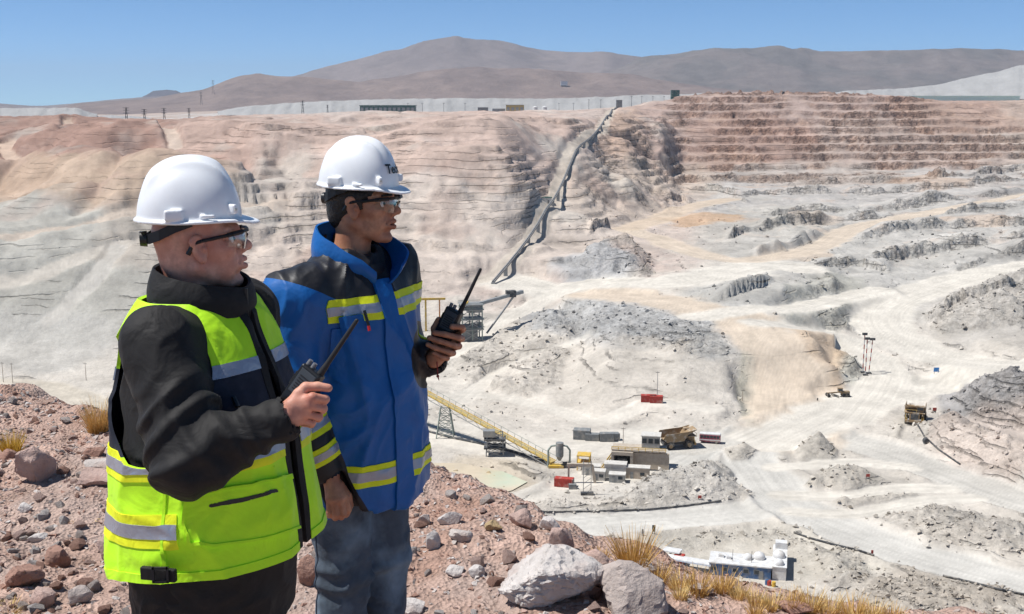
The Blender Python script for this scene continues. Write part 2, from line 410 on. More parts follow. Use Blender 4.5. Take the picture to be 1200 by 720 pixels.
for k, (u0, u1, v, h) in enumerate([(200,330,300,4),(260,390,285,5),(330,480,318,5),(170,330,250,5),
        (300,420,262,5),(480,600,300,5),(490,640,272,4),(500,620,250,5)]):
    ledge([(u0, v+6*math.sin(k)), ((u0*2+u1)/3, v-5*math.cos(k*2)), ((u0+2*u1)/3, v+4*math.sin(k*3)), (u1, v-6*math.cos(k))], h, 45, w=2.5, rg=.55, seed=30+k)

# ---- roads: centre line on the photograph, half width in metres, colour, strength
road_col = np.zeros(ZB.shape+(3,)); road_a = np.zeros_like(ZB)
Z = ZB+H
def road(px, hw, col, a=1.0, flat=1.0, berm=0.0, lanes=True):
    P = np.array([hit(u, v) for u, v in px])
    Q = []
    for i in range(len(P)-1):                               # Catmull-Rom
        p0 = P[max(i-1, 0)]; p1 = P[i]; p2 = P[i+1]; p3 = P[min(i+2, len(P)-1)]
        for s in np.linspace(0, 1, 8, endpoint=False):
            Q.append(0.5*((2*p1)+(-p0+p2)*s+(2*p0-5*p1+4*p2-p3)*s*s+(-p0+3*p1-3*p2+p3)*s**3))
    Q.append(P[-1]); Q = np.array(Q)
    zq = Q[:, 2].copy()
    for _ in range(6): zq[1:-1] = .25*zq[:-2]+.5*zq[1:-1]+.25*zq[2:]
    s = window(Q, hw*2.2)
    if s is None: return
    x, y = XX[s], YY[s]; best = np.full(x.shape, 1e9); zz = np.zeros(x.shape); side = np.zeros(x.shape)
    for i in range(len(Q)-1):
        a0, b0 = Q[i], Q[i+1]; e = b0-a0; L = e[0]**2+e[1]**2+1e-9
        t = np.clip(((x-a0[0])*e[0]+(y-a0[1])*e[1])/L, 0, 1)
        dx = x-a0[0]-t*e[0]; dy = y-a0[1]-t*e[1]; d = np.hypot(dx, dy); m = d < best
        best = np.where(m, d, best); zz = np.where(m, zq[i]+(zq[i+1]-zq[i])*t, zz)
        side = np.where(m, (dx*e[1]-dy*e[0])/math.sqrt(L), side)
    wob = best+fbm(x, y, 14, 3, .5, 6)*hw*.35
    m = sst(hw*1.25, hw*.8, wob)
    f = sst(hw*1.75, hw*.95, wob)*flat
    Z[s] = Z[s]*(1-f)+(zz)*f
    if berm: Z[s] += berm*1.7*np.exp(-((wob-hw*1.25)/2.0)**2)
    c = np.array(col)[None, None, :]*np.ones(x.shape+(1,))
    if lanes:
        l = 1+fbm(side*2.2, (x+y)*.035, 2.2, 4, .62, 2)*.20-.05*sst(.35, .05, np.abs(np.abs(side/hw)-.45)-.1)
        c = c*l[..., None]
    mm = (m*a)[..., None]
    road_col[s] = road_col[s]*(1-mm)+c*mm; road_a[s] = np.maximum(road_a[s]*(1-m*a)+m*a, 0)
    rough[s] *= (1-m)
tan = alb('#e6d5c0'); pale = alb('#ece5d8'); grey = alb('#e0dcd3'); grey2 = alb('#dad5cb'); red = alb('#dcc3ae')
road([(565,640),(640,622),(720,614),(820,606),(900,598),(950,606)], 8.5, grey, berm=.7)
road([(780,545),(850,520),(885,545),(912,578),(960,608),(1030,637),(1110,662),(1280,708)], 10, grey, berm=.8)
road([(1290,618),(1190,586),(1130,564),(1060,538),(1000,518),(940,508),(870,512),(815,524)], 10, grey2, berm=.8)
road([(700,345),(760,350),(820,362),(872,376),(898,398),(920,430),(930,455),(933,485),(925,515)], 17, tan, .95)
road([(905,515),(955,492),(1010,470),(1060,458),(1110,448),(1180,434),(1290,424)], 14, pale, berm=.6)
road([(1290,430),(1190,428),(1120,422),(1062,404),(1032,380),(1040,358),(1090,338),(1150,322),(1290,298)], 15, pale)
road([(1000,490),(1030,455),(1035,430),(1000,405),(975,392),(940,384),(890,378)], 9, pale)
road([(600,330),(640,340),(700,332),(780,330),(840,322),(890,312),(930,314)], 20, pale)
road([(820,372),(880,362),(930,362),(985,350),(1030,340)], 10, pale)
road([(735,270),(770,280),(800,292),(860,305),(930,298),(968,286),(1000,268),(1080,252),(1290,214)], 11, tan, .9)
road([(735,268),(770,258),(800,245),(830,238),(852,234)], 12, alb('#e2ceb6'), .8)
road([(690,150),(720,165),(760,190),(800,215),(870,220),(930,219)], 7, red, .55)
road([(905,548),(960,545),(1010,543),(1060,548)], 4.5, pale)
road([(915,580),(980,582),(1060,573),(1110,574)], 4.5, pale)
road([(930,600),(1000,602),(1090,587),(1140,584)], 4, pale)
road([(500,560),(560,590),(640,575),(690,560),(735,555)], 6, pale, .7)
road([(500,505),(560,515),(620,525),(700,520),(760,512)], 14, pale, .8)
road([(500,470),(560,462),(650,480),(700,495),(760,474),(830,478)], 5, pale, .7)
road([(-120,452),(0,450),(60,456),(100,472),(140,500)], 8, alb('#ddd3c2'))
road([(-60,345),(0,338),(50,330),(100,310),(150,296),(200,292)], 6, alb('#d8cfc2'), .8, .25)
road([(-60,300),(20,290),(80,285),(150,270),(240,262),(330,258)], 6, alb('#d6c5b4'), .8, .25)
road([(60,375),(100,345),(130,315),(140,300)], 5, alb('#d6d0c6'), .8, .25)
road([(0,190),(14,184),(8,196),(22,206)], 5, alb('#dcc4b0'), .9, .3, 0, False)
road([(10,180),(40,172),(75,162),(80,156)], 4, alb('#d9c3b0'), .8, .3, 0, False)
road([(176,152),(190,160),(200,172),(206,184)], 5, alb('#dcc9b8'), .9, .3, 0, False)
road([(560,330),(590,315),(610,300),(640,260),(655,225),(668,190),(690,165),(712,140),(722,124)], 6, alb('#d5cabb'), .85, .3)
road([(690,395),(620,420),(580,440),(540,470)], 4, pale, .6)
road([(470,430),(520,415),(560,395),(600,372),(650,345),(690,335)], 7, pale, .8)
# ---- islands and windrows between the roads, heaped on the graded floor
H[...] = 0
mound([(930,532),(942,518),(957,514),(975,520),(986,530),(978,540),(935,541)], 4.5, .7, .3, .5)
mound([(938,572),(962,552),(1008,552),(1050,567),(990,579)], 3.6, .6, .3, .5, .4)
mound([(967,592),(1020,584),(1080,577),(1076,583),(990,597)], 2.6, .7, .25, .3)
mound([(1048,500),(1055,490),(1063,478),(1070,481),(1061,500),(1057,516),(1040,520)], 2.4, .7, .3, .2)
mound([(846,532),(868,526),(892,530),(880,541),(856,542)], 2.6, .6, .3, .4)
Z += H; _m = sst(.15, .9, H); road_a *= 1-_m; road_col *= (1-_m)[..., None]
_iz = _m.copy()
# ---- far wall benches and the wavy terraces of the left slope
BH = 9.6
wz = Z + fbm(XX, YY*.5, 120, 3, .5, 21)*5.5*wallm + fbm(XX, YY, 22, 4, .6, 22)*3.4*wallm
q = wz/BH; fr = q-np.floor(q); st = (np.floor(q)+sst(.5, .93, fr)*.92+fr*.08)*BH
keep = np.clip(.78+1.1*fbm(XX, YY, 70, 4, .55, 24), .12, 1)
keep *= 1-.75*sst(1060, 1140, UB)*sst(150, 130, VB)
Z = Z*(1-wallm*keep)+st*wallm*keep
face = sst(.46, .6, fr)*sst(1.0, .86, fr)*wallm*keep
Z += face*(fbm(XX, YY, 9, 4, .65, 25)*3.5)
rough = np.maximum(rough, face)
lm = leftm*sst(132, 150, VB)*(1-sst(0.2, .8, road_a))*sst(150, 330, UB)
wz = Z+fbm(XX, YY*.6, 140, 3, .5, 27)*9
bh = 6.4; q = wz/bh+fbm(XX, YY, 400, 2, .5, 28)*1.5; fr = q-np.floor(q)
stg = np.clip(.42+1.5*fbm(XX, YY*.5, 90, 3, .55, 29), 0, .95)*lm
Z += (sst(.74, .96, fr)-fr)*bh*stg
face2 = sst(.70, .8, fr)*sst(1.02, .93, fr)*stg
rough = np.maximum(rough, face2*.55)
spur = sst(670, 710, UB)*sst(815, 780, UB)*sst(262, 235, VB)*sst(128, 140, VB)
stg = stg*(1-.6*spur); rough = np.maximum(rough, spur*sst(.0, .3, fbm(XX, YY, 34, 4, .6, 77))*.9)
Z += spur*(fbm(XX, YY*.7, 26, 4, .62, 78)*4.5)
Z += rough*fbm(XX, YY, 4.2, 3, .6, 33)*1.5 + fbm(XX, YY, 7, 3, .5, 34)*.35*(1-.7*road_a)

# ---- what the ground is made of
C = np.ones(ZB.shape+(3,))*alb('#dcd4c8')
_pn = [fbm(XX, YY, sc_, 4, .55, 70+i) for i, sc_ in enumerate((38, 55))]
def paint(u, v, ru, rv, h, a=1.0, p=2.0, ns=40, namp=.5):
    m = rad(u, v, ru, rv, p); k = m > 0
    if not k.any(): return
    mm = (sst(0.0, .55, m[k]+_pn[int(u) % 2][k]*namp)*a)[:, None]
    C[k] = C[k]*(1-mm)+alb(h)*mm
paint(350, 200, 520, 170, '#d3c2b7', 1, 4)
paint(560, 270, 260, 60, '#dccfc2', .8)
paint(420, 300, 330, 60, '#d8cabd', .8)
paint(100, 190, 220, 62, '#ae8d7e', .95, 4)
paint(60, 245, 160, 30, '#c5ad97', .9)
paint(170, 250, 140, 40, '#c9b39e', .7)
paint(300, 170, 130, 40, '#c9b0a2', .8); paint(340, 215, 60, 35, '#c3bdb2', .6)
paint(560, 160, 200, 35, '#d0b8aa', .9); paint(470, 200, 120, 30, '#d2b9aa', .8); paint(600, 215, 120, 30, '#cfb9ab', .7)
paint(60, 335, 190, 75, '#c2beb4', 1, 4); paint(40, 400, 120, 40, '#c6c2ba', .8); paint(190, 300, 90, 40, '#cfc3b5', .7)
paint(760, 170, 70, 60, '#cdb29f', .9); paint(720, 230, 70, 45, '#d6c6b7', .8)
paint(960, 150, 230, 75, '#c2aca1', 1, 4)
paint(1080, 170, 180, 50, '#c6b4a8', .75); paint(1150, 130, 130, 30, '#c0a392', .7)
paint(880, 165, 90, 40, '#bb9f91', .8); paint(850, 195, 60, 20, '#c8ae9c', .4)
paint(1050, 232, 260, 40, '#c9c4be', .95, 4); paint(960, 205, 120, 20, '#cdbfb3', .6)
paint(1080, 285, 240, 50, '#cbc7c0', .9, 4); paint(900, 280, 100, 50, '#cbc6bd', .8)
paint(790, 215, 60, 30, '#d3c3b4', .7); paint(1030, 330, 200, 60, '#cfcbc3', .8)
paint(820, 258, 60, 9, '#d6b28e', .75, 2, 25, .8); paint(930, 300, 50, 8, '#dfcab2', .6); paint(1140, 262, 60, 10, '#d8bea6', .5)
paint(1090, 215, 60, 10, '#d9bfa8', .6); paint(925, 262, 70, 8, '#d8bea6', .35)
paint(740, 380, 140, 30, '#c9c8c5', .95, 3, 18, .9); paint(850, 400, 60, 25, '#c6c4bf', .8)
paint(700, 318, 60, 18, '#c5c5c4', .9); paint(860, 345, 70, 22, '#c9c6bf', .9); paint(970, 355, 60, 40, '#c6c3b8', .9)
paint(1160, 360, 100, 50, '#cdc7be', .8); paint(1170, 470, 80, 40, '#bab6b2', 1, 3); paint(1170, 530, 90, 50, '#dfcfc2', .8)
paint(1000, 425, 30, 30, '#cfccbf', .8); paint(880, 440, 20, 60, '#cdc8b4', .7); paint(800, 565, 110, 45, '#d8d2c8', .9)
paint(955, 430, 45, 60, '#dfc5a8', .8, 2, 25, .7); paint(560, 560, 80, 30, '#dccbb0', .6); paint(560, 440, 90, 60, '#e2dacd', .6)
paint(900, 650, 200, 40, '#d3ccbf', .9); paint(1130, 630, 160, 40, '#d9d1c5', .8); paint(1120, 700, 140, 40, '#d2c8ba', .9)
paint(690, 450, 160, 60, '#ddd4c7', .7)
# small scale blotches and streaks (mineral colour)
b1 = fbm(XX, YY, 55, 5, .6, 41); b2 = fbm(XX+b1*30, YY, 24, 4, .6, 43)
C *= (1+.20*b1+.16*b2)[..., None]
ow = np.clip(b2*2.2-.45, 0, 1)*.35*sst(700, 780, UB)*sst(340, 260, VB)
C = C*(1-ow[..., None])+alb('#cfae94')*ow[..., None]
gw = np.clip(fbm(XX, YY*.7, 80, 4, .6, 47)*2.4-.4, 0, 1)*.55*leftm
C = C*(1-gw[..., None])+alb('#bfa395')*gw[..., None]
gw = np.clip(fbm(XX, YY*.7, 70, 4, .6, 53)*2.4-.5, 0, 1)*.5*leftm
C = C*(1-gw[..., None])+alb('#d8d3c8')*gw[..., None]
# broken rock is darker and browner-grey than the dust on it
rk = np.clip(rough, 0, 1)
rcol = C*np.array([.84, .81, .78])
rn = sst(-.25, .35, fbm(XX, YY, 6, 3, .6, 44))
C = C*(1-(rk*rn*.7)[..., None])+rcol*(rk*rn*.7)[..., None]
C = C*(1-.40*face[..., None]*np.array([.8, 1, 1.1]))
C = C*(1-.22*face2[..., None])  # thin shade of the left terrace risers put into the colour
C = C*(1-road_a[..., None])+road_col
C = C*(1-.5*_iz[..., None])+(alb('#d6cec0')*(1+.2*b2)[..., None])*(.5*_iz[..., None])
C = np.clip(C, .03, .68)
nC, nR = ZB.shape
idx = np.arange(nC*nR).reshape(nC, nR)
F = np.stack([idx[:-1, :-1], idx[1:, :-1], idx[1:, 1:], idx[:-1, 1:]], -1).reshape(-1, 4)
# pond beside the inclined conveyor: a shallow basin
Pp = [(470,560),(500,542),(540,542),(590,552),(618,564),(600,574),(560,584),(500,590),(470,590)]
Pond = np.array([hit(*p)[:2] for p in Pp]); sd_ = polysd(Pond, XX, YY)
_m = sst(-5, 1, sd_); Z = Z*(1-_m)+(FLOOR-.6)*_m
Z += 1.2*np.exp(-((sd_+6.5)/2.2)**2)
_m = sst(0, 2, sd_)[..., None]; C = C*(1-_m)+alb('#dcc6a0')*_m
# level pads under the plant and the buildings
def pad(u, v, r, z=None):
    global Z
    p = hit(u, v); d = np.hypot(XX-p[0], YY-p[1]); m = sst(r*1.7, r, d); z = p[2] if z is None else z
    Z = Z*(1-m)+z*m
    rough[...] = rough*(1-m)
    return np.array([p[0], p[1], z])
for a in [(877,668,15),(665,568,5),(765,470,6),(697,516,10),(1073,492,8),(983,463,8),(831,517,7),(790,522,11),(700,572,9),(655,545,7),(578,532,8),(522,512,8)]: pad(*a)
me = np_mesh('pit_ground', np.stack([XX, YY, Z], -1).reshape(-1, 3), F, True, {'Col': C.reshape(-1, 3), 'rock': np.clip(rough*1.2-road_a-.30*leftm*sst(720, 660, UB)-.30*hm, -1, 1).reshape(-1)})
GROUND_Z = Z

def ground_material(name, s=1.0, rockattr=True):
    m = bpy.data.materials.new(name); m.use_nodes = True; n = m.node_tree.nodes; l = m.node_tree.links
    b = n['Principled BSDF']; b.inputs['Roughness'].default_value = .95; b.inputs['Specular IOR Level'].default_value = .1
    g = n.new('ShaderNodeNewGeometry'); a = n.new('ShaderNodeAttribute'); a.attribute_name = 'Col'
    def noise(sc, det, rg=.65):
        t = n.new('ShaderNodeTexNoise'); t.inputs['Scale'].default_value = sc*s; t.inputs['Detail'].default_value = det; t.inputs['Roughness'].default_value = rg
        l.new(g.outputs['Position'], t.inputs['Vector']); return t.outputs['Fac']
    def voro(sc, feat='F1'):
        t = n.new('ShaderNodeTexVoronoi'); t.inputs['Scale'].default_value = sc*s; t.feature = feat
        l.new(g.outputs['Position'], t.inputs['Vector']); return t.outputs['Distance']
    def rng(x, f0, f1, t0, t1):
        q = n.new('ShaderNodeMapRange'); l.new(x, q.inputs['Value'])
        for k, vv in zip(('From Min', 'From Max', 'To Min', 'To Max'), (f0, f1, t0, t1)): q.inputs[k].default_value = vv
        return q.outputs[0]
    def M(op, x, y):
        q = n.new('ShaderNodeMath'); q.operation = op
        for k, z in enumerate((x, y)):
            if hasattr(z, 'links'): l.new(z, q.inputs[k])
            else: q.inputs[k].default_value = z
        return q.outputs[0]
    if rockattr:
        ra = n.new('ShaderNodeAttribute'); ra.attribute_name = 'rock'; r = ra.outputs['Fac']
        amt = M('ADD', M('MULTIPLY', M('POWER', rng(r, -1, 1, 0, 1), 1.9), .92), .07); big = rng(r, 0, 1, 0, 1)
    else: amt = .35; big = 0.0
    f1 = rng(noise(.06, 9, .7), .3, .7, -.20, .18); f2 = rng(noise(.45, 8, .75), .32, .68, -.42, .42); f3 = rng(noise(.22, 7, .75), .45, .62, -.24, .14)
    f = M('ADD', M('ADD', f1, M('MULTIPLY', f2, amt)), M('MULTIPLY', f3, big)); f = M('ADD', f, 1.0)
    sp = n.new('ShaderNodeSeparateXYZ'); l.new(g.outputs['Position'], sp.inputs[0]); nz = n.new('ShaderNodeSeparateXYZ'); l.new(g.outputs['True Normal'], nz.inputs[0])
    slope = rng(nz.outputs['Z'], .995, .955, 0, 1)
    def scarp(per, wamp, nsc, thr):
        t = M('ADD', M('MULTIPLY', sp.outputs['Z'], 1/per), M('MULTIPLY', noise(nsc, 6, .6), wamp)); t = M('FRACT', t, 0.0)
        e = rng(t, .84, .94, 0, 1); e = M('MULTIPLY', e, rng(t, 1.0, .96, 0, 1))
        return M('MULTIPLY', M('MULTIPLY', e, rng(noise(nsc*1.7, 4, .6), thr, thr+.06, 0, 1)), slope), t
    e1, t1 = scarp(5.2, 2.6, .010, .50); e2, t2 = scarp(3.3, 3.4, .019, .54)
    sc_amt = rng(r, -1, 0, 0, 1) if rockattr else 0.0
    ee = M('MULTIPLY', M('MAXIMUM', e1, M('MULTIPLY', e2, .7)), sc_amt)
    f = M('MULTIPLY', f, M('SUBTRACT', 1.0, M('MULTIPLY', ee, .42)))  # shadow line of each small ledge darkened into the ground colour
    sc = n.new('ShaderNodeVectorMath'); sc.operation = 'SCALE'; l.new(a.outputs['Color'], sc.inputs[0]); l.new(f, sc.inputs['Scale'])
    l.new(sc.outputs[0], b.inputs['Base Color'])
    h = M('ADD', M('MULTIPLY', noise(.14, 8, .7), 2.4), M('MULTIPLY', noise(.8, 6, .7), .55))
    h = M('SUBTRACT', h, M('MULTIPLY', voro(.33), M('MULTIPLY', big, 1.1))); h = M('SUBTRACT', h, M('MULTIPLY', voro(.11), M('MULTIPLY', big, 1.3)))
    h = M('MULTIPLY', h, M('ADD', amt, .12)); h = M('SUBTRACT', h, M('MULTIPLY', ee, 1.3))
    bp = n.new('ShaderNodeBump'); bp.inputs['Strength'].default_value = 1.0; bp.inputs['Distance'].default_value = 1.0/s
    l.new(h, bp.inputs['Height']); l.new(bp.outputs[0], b.inputs['Normal'])
    return m
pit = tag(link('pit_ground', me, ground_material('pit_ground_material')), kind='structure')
# ---- water in the pond
pw = bpy.data.meshes.new('pond'); pv = [(x, y, FLOOR-.25) for x, y in Pond]; pw.from_pydata(pv, [], [tuple(range(len(pv)))]); pw.update()
m = mat('pond_water', lin('#cfc0a6'), .2, .5, var=.2, vscale=.05, tint=(lin('#bcc9b0'), .03, .56, .75))
tag(link('pond', pw, m), kind='structure')

# ---- the plain beyond the pit and the mountains, each ridge given by its skyline
def sheet(name, rows, cols, zf, cf, mtl):
    T2, Y2 = np.meshgrid(cols, rows, indexing='ij'); X2 = T2*Y2; Z2 = zf(X2, Y2, T2); C2 = cf(X2, Y2, Z2)
    ii = np.arange(T2.size).reshape(T2.shape)
    F2 = np.stack([ii[:-1, :-1], ii[1:, :-1], ii[1:, 1:], ii[:-1, 1:]], -1).reshape(-1, 4)
    return tag(link(name, np_mesh(name, np.stack([X2, Y2, Z2], -1).reshape(-1, 3), F2, True, {'Col': C2.reshape(-1, 3)}), mtl), kind='structure')
farmat = ground_material('far_ground_material', .18, False)
cols = np.linspace(-1.05, 1.05, 360)
def plain_z(X, Y, T):
    z = np.interp(T, [-.45, -.34, -.22, -.11, 0, .05, .1, .15, .3], [-50, -49, -27, -19, -18, -15, -9, 2, 5])
    z = z+(Y-2380)*.0075*sst(-.26, -.12, T)*sst(9000, 4500, Y)*sst(2400, 3000, Y)-(Y-2380)*.0015+fbm(X, Y, 500, 4, .5, 3)*4*sst(2400, 2700, Y)
    return z-3*sst(2420, 2380, Y)
def plain_c(X, Y, Z):
    n = fbm(X, Y*2.5, 700, 4, .55, 6)
    c = alb('#cbb7a8')*(1+n*.3)[..., None]
    wm = sst(-.05, .12, n)*sst(2500, 2700, Y)*sst(5200, 3600, Y)*sst(-.42, -.25, X/Y)
    return c*(1-wm[..., None])+alb('#dcd9d4')*wm[..., None]
sheet('plain_ground', np.concatenate([np.linspace(2370, 3600, 60), np.linspace(3650, 15000, 50)]), cols, plain_z, plain_c, farmat)
def mountain(name, sky_px, Yd, width, c1, c2, seed, amp=1.0, back=None):
    us = np.array([p[0] for p in sky_px]); ts = (us-600)/FPX/1.016
    zs = np.array([CAMZ+ray(600, p[1])[2]/ray(600, p[1])[1]*Yd for p in sky_px])
    z0 = -42.0
    def zf(X, Y, T):
        top = np.interp(T, ts, zs)+fbm(T*400, T*0+seed, 14, 4, .5, seed)*7*Yd/8000
        r = (Y-Yd)/width
        prof = np.where(r < 0, sst(-1, .04, r)**1.15, sst(2.4, -.02, r))
        rel = ridged(X, Y*.6, width*.42, 5, .5, seed)*.10+fbm(X, Y, width*.12, 4, .5, seed+1)*.045
        return z0-20+(top-z0+20)*np.clip(prof+rel*amp*prof*(1-sst(-.25, 0, r))*1.6, 0, 1.02)
    def cf(X, Y, Z):
        n = fbm(X, Y, width*.2, 5, .6, seed+2); m = sst(-.3, .3, n)[..., None]
        g = sst(.1, .5, ridged(X*1.0, Y*.25, width*.1, 4, .6, seed+5))[..., None]*.25
        return (alb(c1)*m+alb(c2)*(1-m))*(1-g*.5)
    rows = np.concatenate([np.linspace(Yd-width*1.05, Yd, 64), np.linspace(Yd+width*.05, Yd+width*2.4, 16)])
    return sheet(name, rows, np.linspace(ts[0], ts[-1], 300), zf, cf, farmat)
mountain('mountain', [(-700,112),(-200,122),(0,121),(40,125),(60,124),(120,118),(200,112),(260,104),(330,93),(400,79),(450,65),(500,54),(535,49),(570,52),(620,58),(680,63),(740,69),(800,80),(900,92),(1100,100),(1300,108)], 11500, 3300, '#a3948e', '#958782', 3)
mountain('mountain', [(560,112),(640,104),(700,93),(730,80),(745,72),(770,65),(810,60),(850,62),(880,62),(910,59),(960,63),(1050,65),(1100,62),(1200,64),(1350,60),(1700,80),(2000,90)], 8800, 2600, '#938883', '#87807c', 5)
mountain('mountain', [(-700,118),(-200,128),(60,127),(100,121),(180,116),(240,106),(280,92),(305,88),(330,92),(360,93),(420,98),(470,90),(520,84),(560,80),(610,82),(680,88),(740,90),(800,100),(900,112),(1000,118)], 6600, 1700, '#a5938b', '#978781', 8)
mountain('mountain', [(150,122),(172,112),(180,107),(195,105),(208,106),(216,110),(240,120)], 13500, 1200, '#6d6468', '#635c60', 11, .5)
# pale tailings banks on the plain: long flat-topped heaps with sloped, fluted faces
bank_m = mat('tailings', tuple(alb('#b9b8b6')), .95, .1, var=.10, vscale=.02, bump=.6, bscale=.05, bdist=6)
def bank(px_top, v_base, Yd, depth, name='tailings_bank'):
    n = 260; us = np.linspace(px_top[0][0], px_top[-1][0], n); vt = np.interp(us, [p[0] for p in px_top], [p[1] for p in px_top]); d0 = ray(600, v_base); zb = CAMZ+d0[2]/d0[1]*Yd-2
    ts_ = np.array([ray(u, v)[0]/ray(u, v)[1] for u, v in zip(us, vt)]); zt = np.array([CAMZ+ray(u, v)[2]/ray(u, v)[1]*Yd for u, v in zip(us, vt)]); zt = np.maximum(zt+fbm(us, us*0, 22, 4, .6, 7)*2.2, zb+.3)
    fs = np.linspace(0, 1, 12); V = []
    for t, z in zip(ts_, zt):
        run = (z-zb)*2.6
        for f in fs:
            y = Yd-run*(1-f); V.append((t*y, y, zb+(z-zb)*f))
        V += [(t*(Yd+depth), Yd+depth, z+1), (t*(Yd+depth+run), Yd+depth+run, zb)]
    V = np.array(V); V[:, 1] += ridged(V[:, 0], V[:, 2]*.2, 40, 4, .55, 3)*7; V[:, 2] += fbm(V[:, 0], V[:, 1], 30, 3, .5, 4)*1.2; k = 14
    Fq = [(i*k+j, (i+1)*k+j, (i+1)*k+j+1, i*k+j+1) for i in range(n-1) for j in range(k-1)]
    return tag(link(name, np_mesh(name, V, Fq, True), bank_m), kind='structure')
bank([(-200,136),(-60,130),(20,128),(90,128),(105,134),(112,136)], 152, 2300, 260)
bank([(95,137),(150,138),(180,141),(195,146)], 149, 2450, 200)
bank([(254,134),(275,128),(330,122),(400,118),(470,116),(560,115),(640,116),(740,112),(900,108)], 134, 2560, 500)
bank([(940,112),(1000,106),(1060,104),(1110,98),(1128,92),(1150,88),(1170,84),(1190,78),(1215,73),(1300,70),(1500,72)], 116, 3200, 600)

# ---- loose blocks strewn over the broken ground, too many to count
def tiny_hulls(n, seed):
    r = random.Random(seed); out = []
    for k in range(n):
        bm = bmesh.new()
        for _ in range(8):
            v = Vector((r.gauss(0, 1), r.gauss(0, 1), r.gauss(0, 1))).normalized(); bm.verts.new((v.x, v.y*.8, v.z*.65))
        bmesh.ops.convex_hull(bm, input=list(bm.verts)); bmesh.ops.triangulate(bm, faces=bm.faces); bm.verts.index_update(); out.append((np.array([v.co[:] for v in bm.verts]), np.array([[v.index for v in f.verts] for f in bm.faces]))); bm.free()
    return out
_th = tiny_hulls(12, 3); rr_ = np.random.RandomState(4)
prob = (np.clip(rough, 0, 1)*1.6+.10+.25*(fbm(XX, YY, 60, 3, .6, 90) > .12))*(1-np.clip(road_a*1.3, 0, 1))
prob = prob*(1-leftm)*(1-hm)*(np.abs(TT) < .52)*sst(100, 260, UB)*(YY < 900)*(YY > 235)*np.where(YY > 600, .5, 1)
pf = prob.ravel(); pf = pf/pf.sum(); pick = rr_.choice(len(pf), 10500, p=pf)
bV, bT, bC, base_ = [], [], [], 0
Xf, Yf, Zf, Cf = XX.ravel(), YY.ravel(), Z.ravel(), C.reshape(-1, 3)
for q_, i in enumerate(pick):
    V, T = _th[q_ % 12]; sz = (.3+1.4*rr_.rand()**4.5)*(Yf[i]/550)**.6; a_ = rr_.rand()*6.28; c, s_ = math.cos(a_), math.sin(a_)
    W = np.stack([V[:, 0]*c-V[:, 1]*s_, V[:, 0]*s_+V[:, 1]*c, V[:, 2]], 1)*sz+np.array([Xf[i]+rr_.rand()*2-1, Yf[i]+rr_.rand()*2-1, Zf[i]+sz*.2])
    bV.append(W); bT.append(T+base_); base_ += len(V); bC.append(np.repeat((Cf[i]*(.70+.4*rr_.rand()))[None], len(V), 0))
me = np_mesh('loose_blocks', np.concatenate(bV), np.concatenate(bT), False, {'Col': np.concatenate(bC)})
tag(link('loose_blocks', me, mat('block_rock', None, .95, .1, attr='Col')), 'loose rock blocks strewn over the broken pit ground', 'rubble', kind='stuff')
# ================================================================== THE TWO MEN: signed-distance modelling
class Prim:
    def __init__(s, f, lo, hi, k=0.01, op='u'):
        s.f = f; s.c = (np.asarray(lo)+np.asarray(hi))/2; s.r = np.linalg.norm(np.asarray(hi)-np.asarray(lo))/2; s.k = k; s.op = op
def cap(a, b, ra, rb=None, k=.01, op='u', flat=None):
    """tapered capsule; flat=(axis, factor) squashes it along a direction"""
    a = np.asarray(a, float); b = np.asarray(b, float); rb = ra if rb is None else rb; e = b-a; L = max(e @ e, 1e-9); R_ = max(ra, rb)
    if flat is not None:
        ax = np.asarray(flat[0], float); ax = ax/np.linalg.norm(ax); fc = flat[1]
        def f(p):
            d = p-a; d = d+np.outer(d @ ax, ax)*(1/fc-1)
            ee = e+ax*(e @ ax)*(1/fc-1); LL = max(ee @ ee, 1e-9)
            t = np.clip((d @ ee)/LL, 0, 1); q = d-t[:, None]*ee
            return (np.sqrt((q*q).sum(1))-(ra+(rb-ra)*t))*min(1, fc)
    else:
        def f(p):
            d = p-a; t = np.clip((d @ e)/L, 0, 1); q = d-t[:, None]*e
            return np.sqrt((q*q).sum(1))-(ra+(rb-ra)*t)
    return Prim(f, np.minimum(a, b)-R_, np.maximum(a, b)+R_, k, op)
def ell(c, r, M=None, k=.01, op='u'):
    c = np.asarray(c, float); r = np.asarray(r, float); Mi = None if M is None else np.asarray(M)
    def f(p):
        d = p-c
        if Mi is not None: d = d @ Mi
        k0 = np.sqrt(((d/r)**2).sum(1)); k1 = np.sqrt(((d/(r*r))**2).sum(1))+1e-9
        return k0*(k0-1)/k1
    m = r.max(); return Prim(f, c-m, c+m, k, op)
def rbox(c, h, M=None, rd=.003, k=.004, op='u'):
    c = np.asarray(c, float); h = np.asarray(h, float)-rd
    def f(p):
        d = p-c
        if M is not None: d = d @ np.asarray(M)
        q = np.abs(d)-h
        return np.sqrt((np.maximum(q, 0)**2).sum(1))+np.minimum(q.max(1), 0)-rd
    m = np.linalg.norm(h+rd); return Prim(f, c-m, c+m, k, op)
